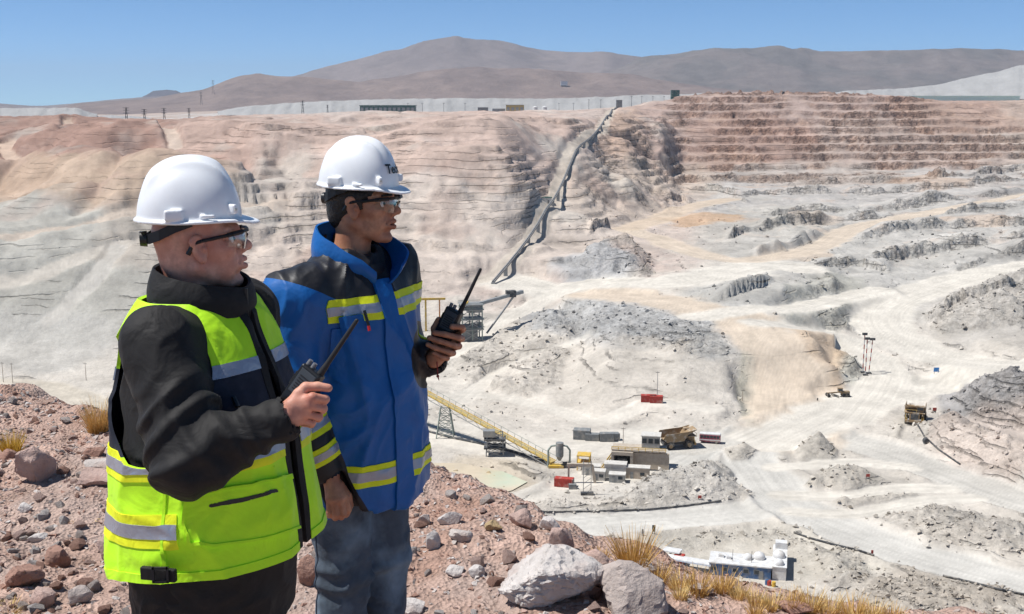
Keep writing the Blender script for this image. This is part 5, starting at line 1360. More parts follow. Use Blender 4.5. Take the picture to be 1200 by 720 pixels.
# ---- white and blue office block with roof domes
of = thing('office_building', 872, 672, 'blue and white office block with white roof domes beyond the dry grass', 'building', R(-14))
pb('wall', of, P_blue, ((-1, 0, 1.6), (15.5, 6.0, 3.2))); pb('roof', of, P_white, ((-1, .6, 3.36), (15.9, 7.6, .3)))
pb('wing', of, P_white, ((8.8, 5.2, 1.7), (3.4, 15, 3.4))); pb('wing_roof', of, P_white, ((8.8, 5.2, 3.5), (3.7, 15.4, .2)))
for k in range(6): pb('wing_panel', of, P_steel, ((10.55, -1+k*2.4, 1.6), (.1, 1.6, 1.9)))
for k in range(5):
    wdw = pb('window', of, P_grey, ((-7.6+k*2.7, -3.04, 1.9), (1.5, .1, 1.2))); pb('pane', wdw, P_glass, ((-7.6+k*2.7, -3.1, 1.9), (1.2, .06, .95)))
pb('door', of, P_grey, ((4.3, -3.05, 1.1), (1.1, .1, 2.2)))
for x, y, r in ((3.6, 2.2, 1.55), (8.6, 4.4, 1.6), (.8, 1.2, 1.2), (8.6, -.6, 1.3)): mb = MB(); mb.sphere((x, y, 3.9), r, 18, sc=(1, 1, .95)); mb.build('roof_dome', P_white, of, True)
pb('roof_unit', of, P_white, ((-6, 1, 3.9), (1.4, 1.2, .8))); pb('roof_unit', of, P_white, ((-4, .4, 3.9), (1.2, 1.2, .7))); pb('roof_unit', of, P_white, ((9, 11, 4.4), (3, 2.4, 1.8)))
for x in (-3, 1.8): MB().cyl((x, -1, 3.4), (x, -1, 6.6), .06, n=6).build('antenna_pole', P_dark, of)
c = np.array(of.location)
for k, (dx, dy, m, lb) in enumerate([(6.5, -6.2, P_red, 'red drum at the corner of the office block'), (7.6, -6.6, P_yel, 'yellow drum at the corner of the office block'), (5.9, -5.8, P_blue, 'blue drum at the corner of the office block')]):
    p = c+rotz(R(-14)) @ np.array([dx, dy, 0]); p[2] = gz(p[0], p[1]); e = empty('drum', p, 0, lb, 'drum'); mb = MB(); mb.cyl((0, 0, 0), (0, 0, 1.3), .5, n=14); mb.build('shell', m, e, True)
    for z in (.42, .86): mb = MB(); mb.cyl((0, 0, z), (0, 0, z+.06), .54, n=14); mb.build('ring', m, e, True)
cp = thing('canopy_shelter', 812, 668, 'long low pale blue and white canopy left of the office block', 'shelter', R(-24))
pb('roof', cp, P_white, ((-1, 0, 2.6), (12, 3, .25))); pb('roof_edge', cp, paintm('pale_blue_sheet', (.50, .56, .66)), ((-1, -1.3, 2.45), (12, .5, .3))); pb('cabin', cp, P_red, ((-4.2, 2.0, 1.5), (2.6, 1.8, 2.6))); pb('cabin_roof', cp, P_white, ((-6.6, 2.8, 3.3), (5, 3, .3)))
for x in (-6.5, -2.5, 1.5, 4.6): pb('post', cp, P_steel, ((x, -1.2, 1.25), (.15, .15, 2.5)))
# ---- lighting masts, signs, drums, posts
for k, (u, v, h, lb) in enumerate([(1011, 437, 17, 'left red and white lamp mast beside the tan ramp'), (1014, 440, 16, 'middle red and white lamp mast beside the tan ramp'), (1018, 438, 15, 'right red and white lamp mast, the leaning one')]):
    e = thing('lamp_mast', u, v, lb, 'mast', 0, 'red and white lamp masts'); ln = .06 if k == 2 else 0
    for j in range(8): MB().bar((ln*h*j/8, 0, h*j/8), (ln*h*(j+1)/8, 0, h*(j+1)/8), .34).build('segment', P_red if j % 2 else P_white, e)
    pb('lamp_box', e, P_dark, ((ln*h, 0, h+.5), (2.2, .8, 1.0))); pb('base', e, P_dark, ((0, 0, .3), (2.0, 1.4, .6)))
def sign(u, v, m, w_, h, lab, post=1.2):
    e = thing('sign', u, v, lab, 'sign'); pb('panel', e, m, ((0, 0, post+h/2), (w_, .15, h)))
    for s in (-1, 1): pb('post', e, P_dark, ((s*w_*.35, .12, post/2+.2), (.15, .12, post+.4)))
sign(1097, 439, P_bluesign, 2.4, 1.9, 'blue sign board on the small mound at the road fork'); sign(1095, 485, P_red, 1.5, 1.2, 'red sign right of the haul truck'); sign(1017, 561, P_red, 1.2, .9, 'red sign on the flat island between the roads', .6); sign(820, 586, P_red, 1.1, .9, 'red marker on the waste pile', .5); sign(766, 626, P_dark, .9, 1.9, 'dark board on the road edge above the dry grass', .7); sign(753, 628, P_steel, .5, 1.4, 'small grey post sign left of the dark board', .5); sign(1022, 650, P_red, .6, .9, 'red marker at the end of the black pipe', .3); sign(958, 470, P_dark, .5, .8, 'tiny dark marker on the tan ramp edge', .4)
def drum(u, v, lab, m=P_dark): 
    e = thing('drum', u, v, lab, 'drum'); mb = MB(); mb.cyl((0, -.9, 1.0), (0, .9, 1.0), 1.0, n=16); mb.build('shell', m, e, True); pb('cradle', e, P_grey, ((0, 0, .15), (1.6, 1.8, .3)))
drum(1085, 520, 'dark drum on the road below the haul truck')
for u, v, h, lb in [(15, 449, 9, 'wooden pole at the far left road'), (4, 448, 9, 'pole at the left border by the road'), (101, 446, 8, 'red pole right of the left road'), (870, 470, 5, 'thin pole on the mound edge'), (730, 530, 9, 'thin pole behind the crusher'), (770, 470, 12, 'thin mast behind the red containers')]:
    e = thing('pole', u, v, lb, 'pole'); MB().cyl((0, 0, 0), (0, 0, h), .16, .10, 8).build('shaft', P_conc if h < 12 else P_steel, e); pb('cross_arm', e, P_dark, ((0, 0, h-.6), (1.6, .12, .14)))
# ---- pipes and the kerb fence
def pipe(px, r, m, label, cat='pipe', name='pipe', lift=.3):
    Q = []
    for a, b in zip(px[:-1], px[1:]):
        for f in np.linspace(0, 1, 7, endpoint=False): Q.append(G(a[0]+(b[0]-a[0])*f, a[1]+(b[1]-a[1])*f)+np.array([0, 0, lift]))
    Q.append(G(*px[-1])+np.array([0, 0, lift])); mb = MB()
    for a, b in zip(Q[:-1], Q[1:]): mb.cyl(a-Q[0], b-Q[0], r, r, 8)
    o = mb.build(name, m, None, True, 0, Q[0]); return tag(o, label, cat)
pipe([(930,625),(950,632),(980,640),(1005,646),(1024,652)], .28, P_dark, 'black pipe lying across the ground right of the office block'); pipe([(1105,676),(1140,684),(1170,692),(1200,698),(1240,708)], .28, P_dark, 'black pipe at the lower right along the road'); pipe([(632,601),(700,600),(760,598),(800,594),(845,588)], .22, P_dark, 'dark pipe along the road berm below the crusher'); pipe([(1075,498),(1083,512),(1100,528),(1125,545)], .3, P_dark, 'dark hose running down the bank from the haul truck')
pipe([(500,506),(530,514),(560,520),(600,530),(640,541)], .5, P_dark, 'dark strip added for the shadow under the inclined conveyor')  # dark tube added along the ground to stand in for the conveyor's shadow
# ---- plateau: pylons, sheds, tanks
def pylon(u, v_top, v_base, Yd, lab):
    top = at_y(u, v_top, Yd); base = at_y(u, v_base, Yd); h = max(top[2]-base[2], 8); e = empty('pylon', base, R(15), lab, 'pylon', 'power pylons on the plateau'); w_ = h*.09
    for sx in (-1, 1):
        for sy in (-1, 1): MB().bar((sx*w_, sy*w_, -3), (sx*w_*.15, sy*w_*.15, h), .5).build('leg', P_dark, e)
    for k in range(5):
        z0, z1 = h*k/5, h*(k+1)/5; a0, a1 = w_*(1-.85*k/5), w_*(1-.85*(k+1)/5); MB().bar((-a0, -a0, z0), (a1, -a1, z1), .25).bar((a0, -a0, z0), (-a1, -a1, z1), .25).build('brace', P_dark, e)
    for z in (.72, .86, .97): pb('cross_arm', e, P_dark, ((0, 0, h*z), (h*.3, .5, .5)))
for u, a, b, Yd, lb in [(149,126,150,1500,'nearest pylon above the left hills'),(170,128,149,1600,'second pylon above the left hills'),(193,127,147,1750,'third pylon above the left hills'),(222,127,143,2000,'pylon right of the third one on the plain'),(115,142,154,1450,'short pylon low on the left hill'),(47,142,152,1450,'short pylon near the left border'),(355,118,136,2000,'pylon in front of the pale tailings bank'),(384,123,134,2300,'small pylon right of the one before the tailings bank'),(236,108,122,3200,'far pylon on the brown ridge'),(250,94,110,4200,'farthest pylon on the skyline of the brown ridge')]: pylon(u, a, b, Yd, lb)
def far_box(name, u0, u1, v0, v1, Yd, dep, m, label, cat, roof=None, nwin=0, rm=None):
    a = at_y(u0, v1, Yd); b = at_y(u1, v0, Yd); w_ = b[0]-a[0]; h = b[2]-a[2]; e = empty(name, ((a[0]+b[0])/2, Yd, a[2]), 0, label, cat)
    pb('wall', e, m, ((0, 0, h/2-2), (w_, dep, h+4))); pb('roof', e, rm or m, ((0, 0, h+.4), (w_*1.02, dep*1.05, .9)))
    for k in range(nwin): pb('bay', e, P_steel, ((-w_/2+w_*(k+.5)/nwin, -dep/2-.15, h*.42), (w_/nwin*.6, .3, h*.5)))
far_box('long_shed', 423, 487, 124, 131, 2150, 30, P_dgreen, 'long dark green shed with pale bays on the plateau', 'shed', None, 12)
far_box('warehouse', 593, 614, 123.5, 131, 2100, 25, P_tan, 'tan yellow warehouse on the plateau above the red slope', 'building', None, 4, P_grey)
far_box('warehouse', 560, 572, 126.5, 131, 2120, 18, P_grey, 'low grey building left of the tan warehouse', 'building'); far_box('warehouse', 577, 592, 128, 131.5, 2110, 12, P_steel, 'flat grey building touching the tan warehouse', 'building')
far_box('white_building', 657, 665, 95.5, 99.5, 5900, 30, P_white, 'small white building high on the brown mountain foot', 'building')
far_box('tower_building', 786, 796, 106.5, 120, 1720, 8, P_dgreen, 'dark greenish silo tower on the plateau left of the benches', 'tower'); far_box('head_station', 722, 729, 118, 125, 1760, 6, P_grey, 'grey head station at the top of the long conveyor', 'building'); far_box('pipe_rack', 797, 826, 113, 117, 1800, 5, P_dgreen, 'low dark green pipe rack right of the silo tower', 'rack')
for k, (u, v, lb) in enumerate([(627, 131, 'left white tank on the plateau right of the tan warehouse'), (638, 131, 'right white tank on the plateau right of the tan warehouse')]):
    b = at_y(u, v, 2080); e = empty('tank', b, 0, lb, 'tank'); mb = MB(); mb.cyl((0, 0, -2), (0, 0, 8), 4.5, n=20); mb.build('shell', P_white, e, True); mb = MB(); mb.cyl((0, 0, 8), (0, 0, 10), 4.5, .5, 20); mb.build('roof', P_white, e, True)
for k, u in enumerate((478, 495, 520, 545, 655, 672, 690, 704, 740, 752, 765, 778)):
    b = at_y(u, 130-(k > 5)*4-(k > 7)*4, 1900); e = empty('pole', b, 0, '%s thin power pole from the left along the plateau edge' % ORD[k], 'pole', 'power poles on the plateau'); MB().cyl((0, 0, -4), (0, 0, 13), .35, .25, 6).build('shaft', P_dark, e); pb('cross_arm', e, P_dark, ((0, 0, 12), (4, .3, .4)))
a = at_y(1020, 116, 2350); far_box('lined_pond_dam', 1020, 1190, 113, 116.5, 2350, 40, P_teal, 'long pale green lined dam strip behind the benches', 'dam'); MB
e = at_y(918, 106, 1560); pb('marker', empty('survey_hut', (e[0], 1560, gz(e[0], 1560)), 0, 'tiny dark hut on the crest of the benches', 'hut'), P_dark, ((0, 0, 1.5), (3, 3, 5)))
# cleat on the hillside below: a small cabin by the long conveyor
far = thing('pump_cabin', 641, 238, 'small pale cabin beside the long conveyor halfway up the slope', 'cabin'); pb('wall', far, P_white, ((0, 0, 2), (7, 5, 4))); pb('roof', far, P_dgreen, ((0, 0, 4.2), (7.6, 5.6, .5))); pb('door', far, P_grey, ((1, -2.55, 1.2), (1.2, .1, 2.4)))
# ------------------------------------------------------------------ shared garment helpers
def local(V, org, yaw):
    d = V-np.asarray(org); c, s = math.cos(yaw), math.sin(yaw)
    return np.stack([d[:, 0]*c+d[:, 1]*s, -d[:, 0]*s+d[:, 1]*c, d[:, 2]], 1)
def px_poly_field(V, poly):
    """> 0 inside a polygon given on the photograph (used on the side of a garment that faces us)"""
    U, W = project(V[:, 0], V[:, 1], V[:, 2]); return polysd(poly, U, W)*.002
def facing(V, N, org=(0, 0, CAMZ)):
    return ((np.array(org)-V)*N).sum(1)/np.linalg.norm(np.array(org)-V, axis=1)
def sheet_collar(name, org, yaw, rows, m, parent, th=.004, n=60, wob=0.0):
    """rows: (angle deg, r_low, z_low, r_high, z_high [, fold r, fold z]) round the neck, 0 = front, + = his left"""
    A = np.array([r[:5] for r in rows], float); A = A[np.argsort(A[:, 0])]; ang = np.linspace(A[0, 0], A[-1, 0], n)
    V, T = [], []; nj = 7
    for i, a in enumerate(ang):
        q = [np.interp(a, A[:, 0], A[:, k]) for k in range(1, 5)]
        for j in range(nj):
            f = j/(nj-1); r = q[0]+(q[2]-q[0])*f+.010*math.sin(math.pi*f)+wob*math.sin(a*.11+j)*f; z = q[1]+(q[3]-q[1])*f
            x = r*math.cos(R(a)); y = r*math.sin(R(a)); V.append(np.asarray(org)+rotz(yaw) @ np.array([x, y, z]))
    for i in range(n-1):
        for j in range(nj-1):
            a, b, c, d = i*nj+j, (i+1)*nj+j, (i+1)*nj+j+1, i*nj+j+1; T += [(a, b, c), (a, c, d)]
    V = np.array(V); T = np.array(T); N = vnorm(V, T)
    V2, T2 = shell(V, T, N, th/2, -th/2)
    return part(name, V2, T2, m, parent)
def band(V, T, N, lo, hi, extra=None):
    W, T2, N2 = clipn(V, T, N, lo(V)); W, T2, N2 = clipn(W, T2, N2, hi(W))
    for e in (extra or []):
        if len(T2) == 0: break
        W, T2, N2 = clipn(W, T2, N2, e(W))
    return W, T2, N2
def add_panel(name, W, m, parent, up, dn):
    V, T, N = W
    if len(T) < 4: return None
    lab = components(T, len(V))[T[:, 0]]; ids, cnt = np.unique(lab, return_counts=True); o = None
    for i in ids[cnt > 25] if (cnt > 25).any() else ids[:1]:
        t = T[lab == i]; u, inv = np.unique(t, return_inverse=True); V2, T2 = shell(V[u], inv.reshape(t.shape), N[u], up, dn, False); o = part(name, V2, T2, m, parent)
    return o
    V2, T2 = shell(V, T, N, up, dn); return part(name, V2, T2, m, parent)
def radio(base, axis, face, label, dx=0.0):
    """hand-held two-way radio; base = foot of the body, axis = along the antenna, face = direction its front looks"""
    ax = Vector(axis).normalized(); fc = Vector(face); fc = (fc-ax*fc.dot(ax)).normalized(); sd = ax.cross(fc)
    M = Matrix((sd, fc, ax)).transposed()          # columns: side, front, up
    r = empty('two_way_radio', base, 0, label, 'radio', 'two-way radios held by the men')
    X = lambda x, y, z: M @ Vector((x, y, z))
    def bx(mb, c, d): return mb.box(X(*c), d, ax=M)
    mb = MB(); bx(mb, (0, 0, .058), (.054, .032, .116)); b = mb.build('body', M_blackp, r, bevel=.005)
    mb = MB(); bx(mb, (0, -.0195, .048), (.050, .008, .092)); mb.build('battery', M_rubber, r, bevel=.003)
    mb = MB(); bx(mb, (0, .0165, .078), (.040, .0025, .060)); f = mb.build('front_panel', mat('radio_panel', (.05, .055, .06), .4, .5, bump=.2, bscale=400, bdist=.0005), r, bevel=.001)
    for k in range(6):
        mb = MB(); bx(mb, (0, .0183, .058+k*.0068), (.028, .0016, .0026)); mb.build('speaker_slot', M_rubber, f)
    mb = MB()
    mb.cyl(X(.017, 0, .114), X(.017, 0, .132), .0085, .0075, 14); mb.cyl(X(.017, 0, .132), X(.017, 0, .148), .0075, .006, 12); mb.cyl(X(.017, 0, .148), X(.017, 0, .262), .006, .0046, 12)
    mb.sphere(X(.017, 0, .262), .0046, 10); mb.build('antenna', M_rubber, r, True)
    for x in (-.006, -.019):
        mb = MB(); mb.cyl(X(x, 0, .114), X(x, 0, .128), .0058, .0052, 14); mb.build('knob', mat('knob_grey', (.16, .16, .17), .4), r, True)
    mb = MB(); bx(mb, (0, -.027, .062), (.018, .0025, .062)); mb.build('belt_clip', M_blackp, r, bevel=.001)
    mb = MB(); bx(mb, (-.0285, 0, .074), (.004, .018, .034)); mb.build('talk_button', M_rubber, r, bevel=.001)
    return r

# ------------------------------------------------------------------ the man in the lime vest
def man_a():
    org = np.array([-.742, 2.68, 0.0]); yaw = R(-20); hyaw = R(14)
    man = empty('person', org, 0, 'man in lime high-visibility vest over black jacket, white hard hat, holding a radio', 'person')
    Lc = lambda x, y, z: org+rotz(yaw) @ np.array([x, y, z])
    HO = np.array([-.744, 2.68, 1.588]); HF = frame(hyaw, R(-7))
    S = at_y(188, 404, 2.50); E = at_y(222, 540, 2.38); W = at_y(338, 486, 2.42)
    S2 = Lc(0, .185, 1.39); E2 = Lc(-.03, .25, 1.10); W2 = Lc(.02, .26, .86)
    # hand that grips the radio
    y0 = 2.405
    P = lambda u, v, dy: at_y(u, v, y0+dy)
    wr = P(337, 487, .012)
    hand = []
    mc = [P(366, 466, .005), P(362, 476, .003), P(357, 485, .006), P(351, 492, .012)]
    for k, m_ in enumerate(mc): hand.append(cap(wr+(m_-wr)*.15+np.array([0, 0, .012-.008*k]), m_, .0145, .0115, .012))
    hand += [cap(P(343, 474, .008), P(350, 462, .018), .017, .013, .012)]
    fg = [[mc[0], P(381, 468, .022), P(380, 470, .055), P(366, 471, .066)],
          [mc[1], P(379, 479, .022), P(378, 481, .056), P(363, 481, .068)],
          [mc[2], P(374, 489, .024), P(373, 491, .056), P(359, 490, .068)],
          [mc[3], P(366, 496, .026), P(365, 498, .052), P(354, 497, .062)]]
    for k, f in enumerate(fg): hand += finger(f, .0105-.0006*k, .0082-.0006*k)
    hand += finger([P(350, 462, .018), P(358, 454, .024), P(372, 453, .026), P(385, 455, .028)], .0125, .0092)
    # far hand, hanging relaxed
    hd2 = [cap(W2, W2+np.array([.01, 0, -.075]), .03, .034, .01, flat=((math.sin(yaw), -math.cos(yaw), 0), .5))]
    for k in range(4):
        b = W2+rotz(yaw) @ np.array([.03-.02*k, 0, -.085]); hd2 += finger([b, b+rotz(yaw) @ np.array([.006, -.006, -.035]), b+rotz(yaw) @ np.array([.006, -.02, -.06]), b+rotz(yaw) @ np.array([.004, -.034, -.068+.006*k])], .0095, .0075)
    hd2 += finger([W2+rotz(yaw) @ np.array([.02, 0, -.02]), W2+rotz(yaw) @ np.array([.045, -.008, -.05]), W2+rotz(yaw) @ np.array([.05, -.016, -.085])], .0125, .009)
    core = [loft([(.85, .10, .13), (1.0, .11, .14), (1.2, .11, .15), (1.36, .09, .15), (1.44, .05, .07)], org, yaw, .03)]
    core += [cap(HO+HF @ np.array([-.05, 0, -.17]), Lc(0, 0, 1.40), .058, .075, .03)]
    for s in (-1, 1):
        core += [cap(Lc(0, s*.095, .86), Lc(.015, s*.10, .48), .075, .05, .02), cap(Lc(.015, s*.10, .48), Lc(-.02, s*.105, .09), .05, .038, .02), cap(Lc(-.02, s*.105, .07), Lc(.12, s*.115, .04), .032, .025, .02)]
    core += arm_prims(S, E, wr, (.05, .040, .030)) + [cap(S, Lc(0, 0, 1.36), .05, .06, .03), cap(S2, Lc(0, 0, 1.36), .05, .06, .03)] + arm_prims(S2, E2, W2, (.05, .040, .03))
    V, T = mesh_sdf(core+head_prims(HO, HF, 1.06)+hand+hd2, .0031); V = relax(V, T, 1, .35)
    V, T = thin(V, T, (V[:, 2] < 1.44) & (np.linalg.norm(V-wr, axis=1) > .15) & (np.linalg.norm(V-W2, axis=1) > .17), .016)
    part('body', V, T, M_skinA, man)
    eyes(HO, HF, man)
    hard_hat(HO+np.array([-.008, 0, .069]), frame(hyaw, R(-1)), man)
    safety_glasses(HO, HF, man)
    # black soft-shell jacket
    jk = [loft([(.66, .175, .20, .0), (.76, .185, .205, .0), (.92, .20, .21, .012), (1.08, .195, .205, .012), (1.24, .175, .20, 0), (1.34, .152, .19, -.005), (1.41, .125, .165, -.01), (1.45, .10, .12, -.01), (1.49, .083, .09, -.008)], org, yaw, .04)]
    jk += [cap(S, E, .084, .078, .05), cap(E, E+(W-E)*.9, .076, .050, .03), cap(S, Lc(0, -.06, 1.37), .07, .07, .05), cap(S2, E2, .088, .07, .05), cap(E2, W2, .068, .05, .03)]
    jk += [cap(E+(W-E)*.80, E+(W-E)*1.5, .040, .034, .004, 's'), cap(W2+(E2-W2)*.08, W2+(W2-E2)*.5, .036, .036, .004, 's'), ell(Lc(-.005, 0, 1.52), (.078, .078, .06), None, .006, 's')]
    V, T = mesh_sdf(jk, .006); V = relax(V, T, 1); N = vnorm(V, T)
    dE = np.linalg.norm(V-E, axis=1); arm = sst(.26, .08, dE)
    V = folds(V, N, .009, 7.5, .5, 1, (1, 1, 1)); N = vnorm(V, T)
    ax = (W-E)/np.linalg.norm(W-E); q = (V-E) @ ax
    ph = q*95+n3(V*9)*6+(V[:, 2]*20); fold = (np.sin(ph)*.5+.5)**1.5
    fa = sst(.17, .03, np.abs(q-.09))*sst(.13, .085, np.linalg.norm(V-E-np.clip(q, 0, .3)[:, None]*ax, axis=1))
    V = V+N*(fold*.009*fa-.003*fa)[:, None]
    au = (E-S)/np.linalg.norm(E-S); q = (V-S) @ au
    fb = sst(.16, .05, np.abs(q-.22))*sst(.14, .09, np.linalg.norm(V-S-np.clip(q, 0, .32)[:, None]*au, axis=1))
    V = V+N*(((np.sin(q*70+n3(V*7+3)*7+V[:, 0]*35)*.5+.5)**2)*.010*fb)[:, None]
    part('jacket', V, T, M_black, man)
    sheet_collar('collar', org+np.array([.0, 0, 0]), yaw, [(-180, .115, 1.43, .104, 1.540), (-120, .118, 1.43, .106, 1.533), (-60, .118, 1.42, .108, 1.51), (-6, .118, 1.40, .118, 1.492), (6, .118, 1.40, .118, 1.492), (60, .118, 1.42, .108, 1.51), (120, .118, 1.43, .106, 1.533), (180, .115, 1.43, .104, 1.540)], M_black, man, .007)
    mb = MB(); mb.bar(Lc(.127, -.003, 1.40), Lc(.127, -.003, 1.49), .007, .004); z = mb.build('collar_zip', M_blackp, man); z.location = -Vector(org)
    # hi-vis vest: offset surface cut into its panels
    vs = [loft([(.70, .252, .25, .014), (.84, .245, .248, .014), (.98, .236, .242, .014), (1.10, .222, .234, .010), (1.22, .202, .224, 0.002), (1.32, .176, .212, -.008), (1.39, .150, .192, -.014), (1.43, .132, .165, -.014), (1.465, .112, .13, -.012), (1.49, .10, .105, -.01)], org, yaw, .02, ex=2.25)]
    V, T = mesh_sdf(vs, .007); V = relax(V, T, 2); N = vnorm(V, T)
    zz = V[:, 2]
    V = folds(V, N, .014, 6, .6, 4, (1, 1, .6)); N = vnorm(V, T)
    lc = lambda P_: local(P_, org, yaw)
    cut_top = lambda P_: 1.475-.012-P_[:, 2]
    hem = lambda P_: P_[:, 2]-(.838+.14*lc(P_)[:, 0]+.008*np.sin(lc(P_)[:, 1]*14))
    def armhole(P_):
        q = lc(P_); hy = np.abs(q[:, 1])
        e = np.sqrt(((q[:, 0]+.022)/.148)**2+((q[:, 2]-1.275)/.170)**2)-1
        return np.where(hy > .09, e*.12, .05)
    def neck(P_):
        q = lc(P_); return np.hypot(q[:, 0]+.005, q[:, 1])-.113+np.clip(1.44-q[:, 2], 0, 1)
    for f in (cut_top, hem, armhole, neck): V, T, N = clipn(V, T, N, f(V))
    tilt = lambda P_: P_[:, 2]-.11*lc(P_)[:, 0]
    front = lambda P_: np.abs(lc(P_)[:, 1]+.0)-.030+np.where(lc(P_)[:, 0] < 0, 1, 0)
    gap = lambda P_: np.abs(lc(P_)[:, 1]+.0)-.010+np.where(lc(P_)[:, 0] < 0, 1, 0)
    V, T, N = clipn(V, T, N, gap(V))
    vest = empty('vest', (0, 0, 0)); vest.parent = man; vest['label'] = 'lime and navy high-visibility vest with grey reflective tape'
    plk = clipn(V, T, N, -front(V)); add_panel('placket', plk, M_black, vest, .006, -.006)
    V, T, N = clipn(V, T, N, front(V))
    up_ = 1.315; lo_ = 1.128
    a = clipn(V, T, N, tilt(V)-up_); add_panel('shoulder_panel', a, M_lime, vest, .005, -.004)
    b = band(V, T, N, lambda P_: tilt(P_)-lo_, lambda P_: up_-tilt(P_)); add_panel('chest_panel', b, M_navy, vest, .004, -.004)
    c = clipn(V, T, N, lo_-tilt(V)); add_panel('lower_panel', c, M_lime, vest, .005, -.004)
    def tape(z, w_, m_, up, ex=None, nm='reflective_tape'):
        w = band(V, T, N, lambda P_: tilt(P_)-(z-w_/2), lambda P_: (z+w_/2)-tilt(P_), ex); return add_panel(nm, w, m_, vest, up, up-.0035)
    tape(1.303, .03, M_refl, .0075)
    tape(1.108, .064, M_yel, .0075, nm='yellow_tape'); tape(1.108, .028, M_refl, .0092)
    sidex = lambda P_: np.where(lc(P_)[:, 1] < 0, -lc(P_)[:, 0]-.035+.115, -lc(P_)[:, 0]+.04)
    tape(.962, .078, M_yel, .0075, [sidex], 'yellow_tape'); tape(.962, .034, M_refl, .0092, [sidex])
    near = lambda P_: -lc(P_)[:, 1]
    pk = [(216,585),(232,576),(290,566),(336,556),(350,572),(356,603),(350,618),(310,630),(250,640),(222,636),(214,612)]
    Wp = clipn(V, T, N, near(V)); Wp = clipn(*Wp, px_poly_field(Wp[0], pk)); k = add_panel('pocket', Wp, M_lime, vest, .012, .002)
    Wr = clipn(*Wp, .006-px_poly_field(Wp[0], pk)); add_panel('pocket_piping', Wr, M_lime, vest, .0155, .011)
    for z_ in (.012, -.0): pass
    sm = clipn(V, T, N, .004-np.abs(lc(V)[:, 0]-.045)); sm = clipn(*sm, -lc(sm[0])[:, 1]); sm = clipn(*sm, lo_-.04-tilt(sm[0])); add_panel('side_seam', sm, M_lime, vest, .0085, .003)
    hm_ = clipn(V, T, N, .022-hem(V)); add_panel('hem_band', hm_, M_lime, vest, .0085, -.002)
    zp = [(244,589),(282,582),(322,572),(323,576),(283,587),(245,593.5)]
    Wz = clipn(V, T, N, near(V)); Wz = clipn(*Wz, px_poly_field(Wz[0], zp)); add_panel('pocket_zip', Wz, M_blackp, vest, .0135, .009)
    mc_ = [(250,414),(287,406),(292,430),(262,436)]
    # a dark loop and radio clip on the chest
    q = Lc(.165, -.13, 1.262); mb = MB(); mb.cyl(q, q+np.array([.012, -.012, -.02]), .006, .006, 8); l_ = mb.build('chest_loop', M_blackp, man, True); l_.location = -Vector(org)
    # belt strap with a buckle under the hem
    bp = at_y(186, 673, 2.40); mb = MB(); mb.box(bp+np.array([0, .0, 0]), (.085, .014, .03), rz=R(-12)); t = mb.build('belt_strap', M_black, man, bevel=.003); t.location = -Vector(org)
    mb = MB()
    for dx, dz, sx, sz in ((0, .016, .034, .005), (0, -.016, .034, .005), (.016, 0, .005, .037), (-.016, 0, .005, .037)): mb.box(at_y(188, 674, 2.385)+np.array([dx, 0, dz]), (sx, .006, sz))
    t = mb.build('buckle', M_metal if False else M_rubber, man); t.location = -Vector(org)
    # trousers and boots
    tr = [loft([(.70, .14, .185), (.82, .15, .19), (.96, .15, .185)], org, yaw, .05)]
    for s in (-1, 1): tr += [cap(Lc(0, s*.095, .82), Lc(.015, s*.10, .48), .115, .088, .03), cap(Lc(.015, s*.10, .48), Lc(-.03, s*.105, .07), .086, .078, .03)]
    V, T = mesh_sdf(tr, .010); V = relax(V, T, 1); N = vnorm(V, T); V = folds(V, N, .006, 8, .5, 9); part('trousers', V, T, M_trous, man)
    for s in (-1, 1): p = Lc(.01, s*.105, 0); boot(p[0], p[1], yaw, man, M_black)
    # the radio
    a0 = P(352, 473, .043); a1 = P(418, 376, .045)
    ax = (a1-a0)/np.linalg.norm(a1-a0); fc = np.array([-.25, -1, .25])
    sdv = np.cross(ax, fc/np.linalg.norm(fc))
    tip = a1-ax*.262-sdv/np.linalg.norm(sdv)*.017
    radio(tip, ax, fc, 'black two-way radio in the right hand of the man in the lime vest')
man_a()

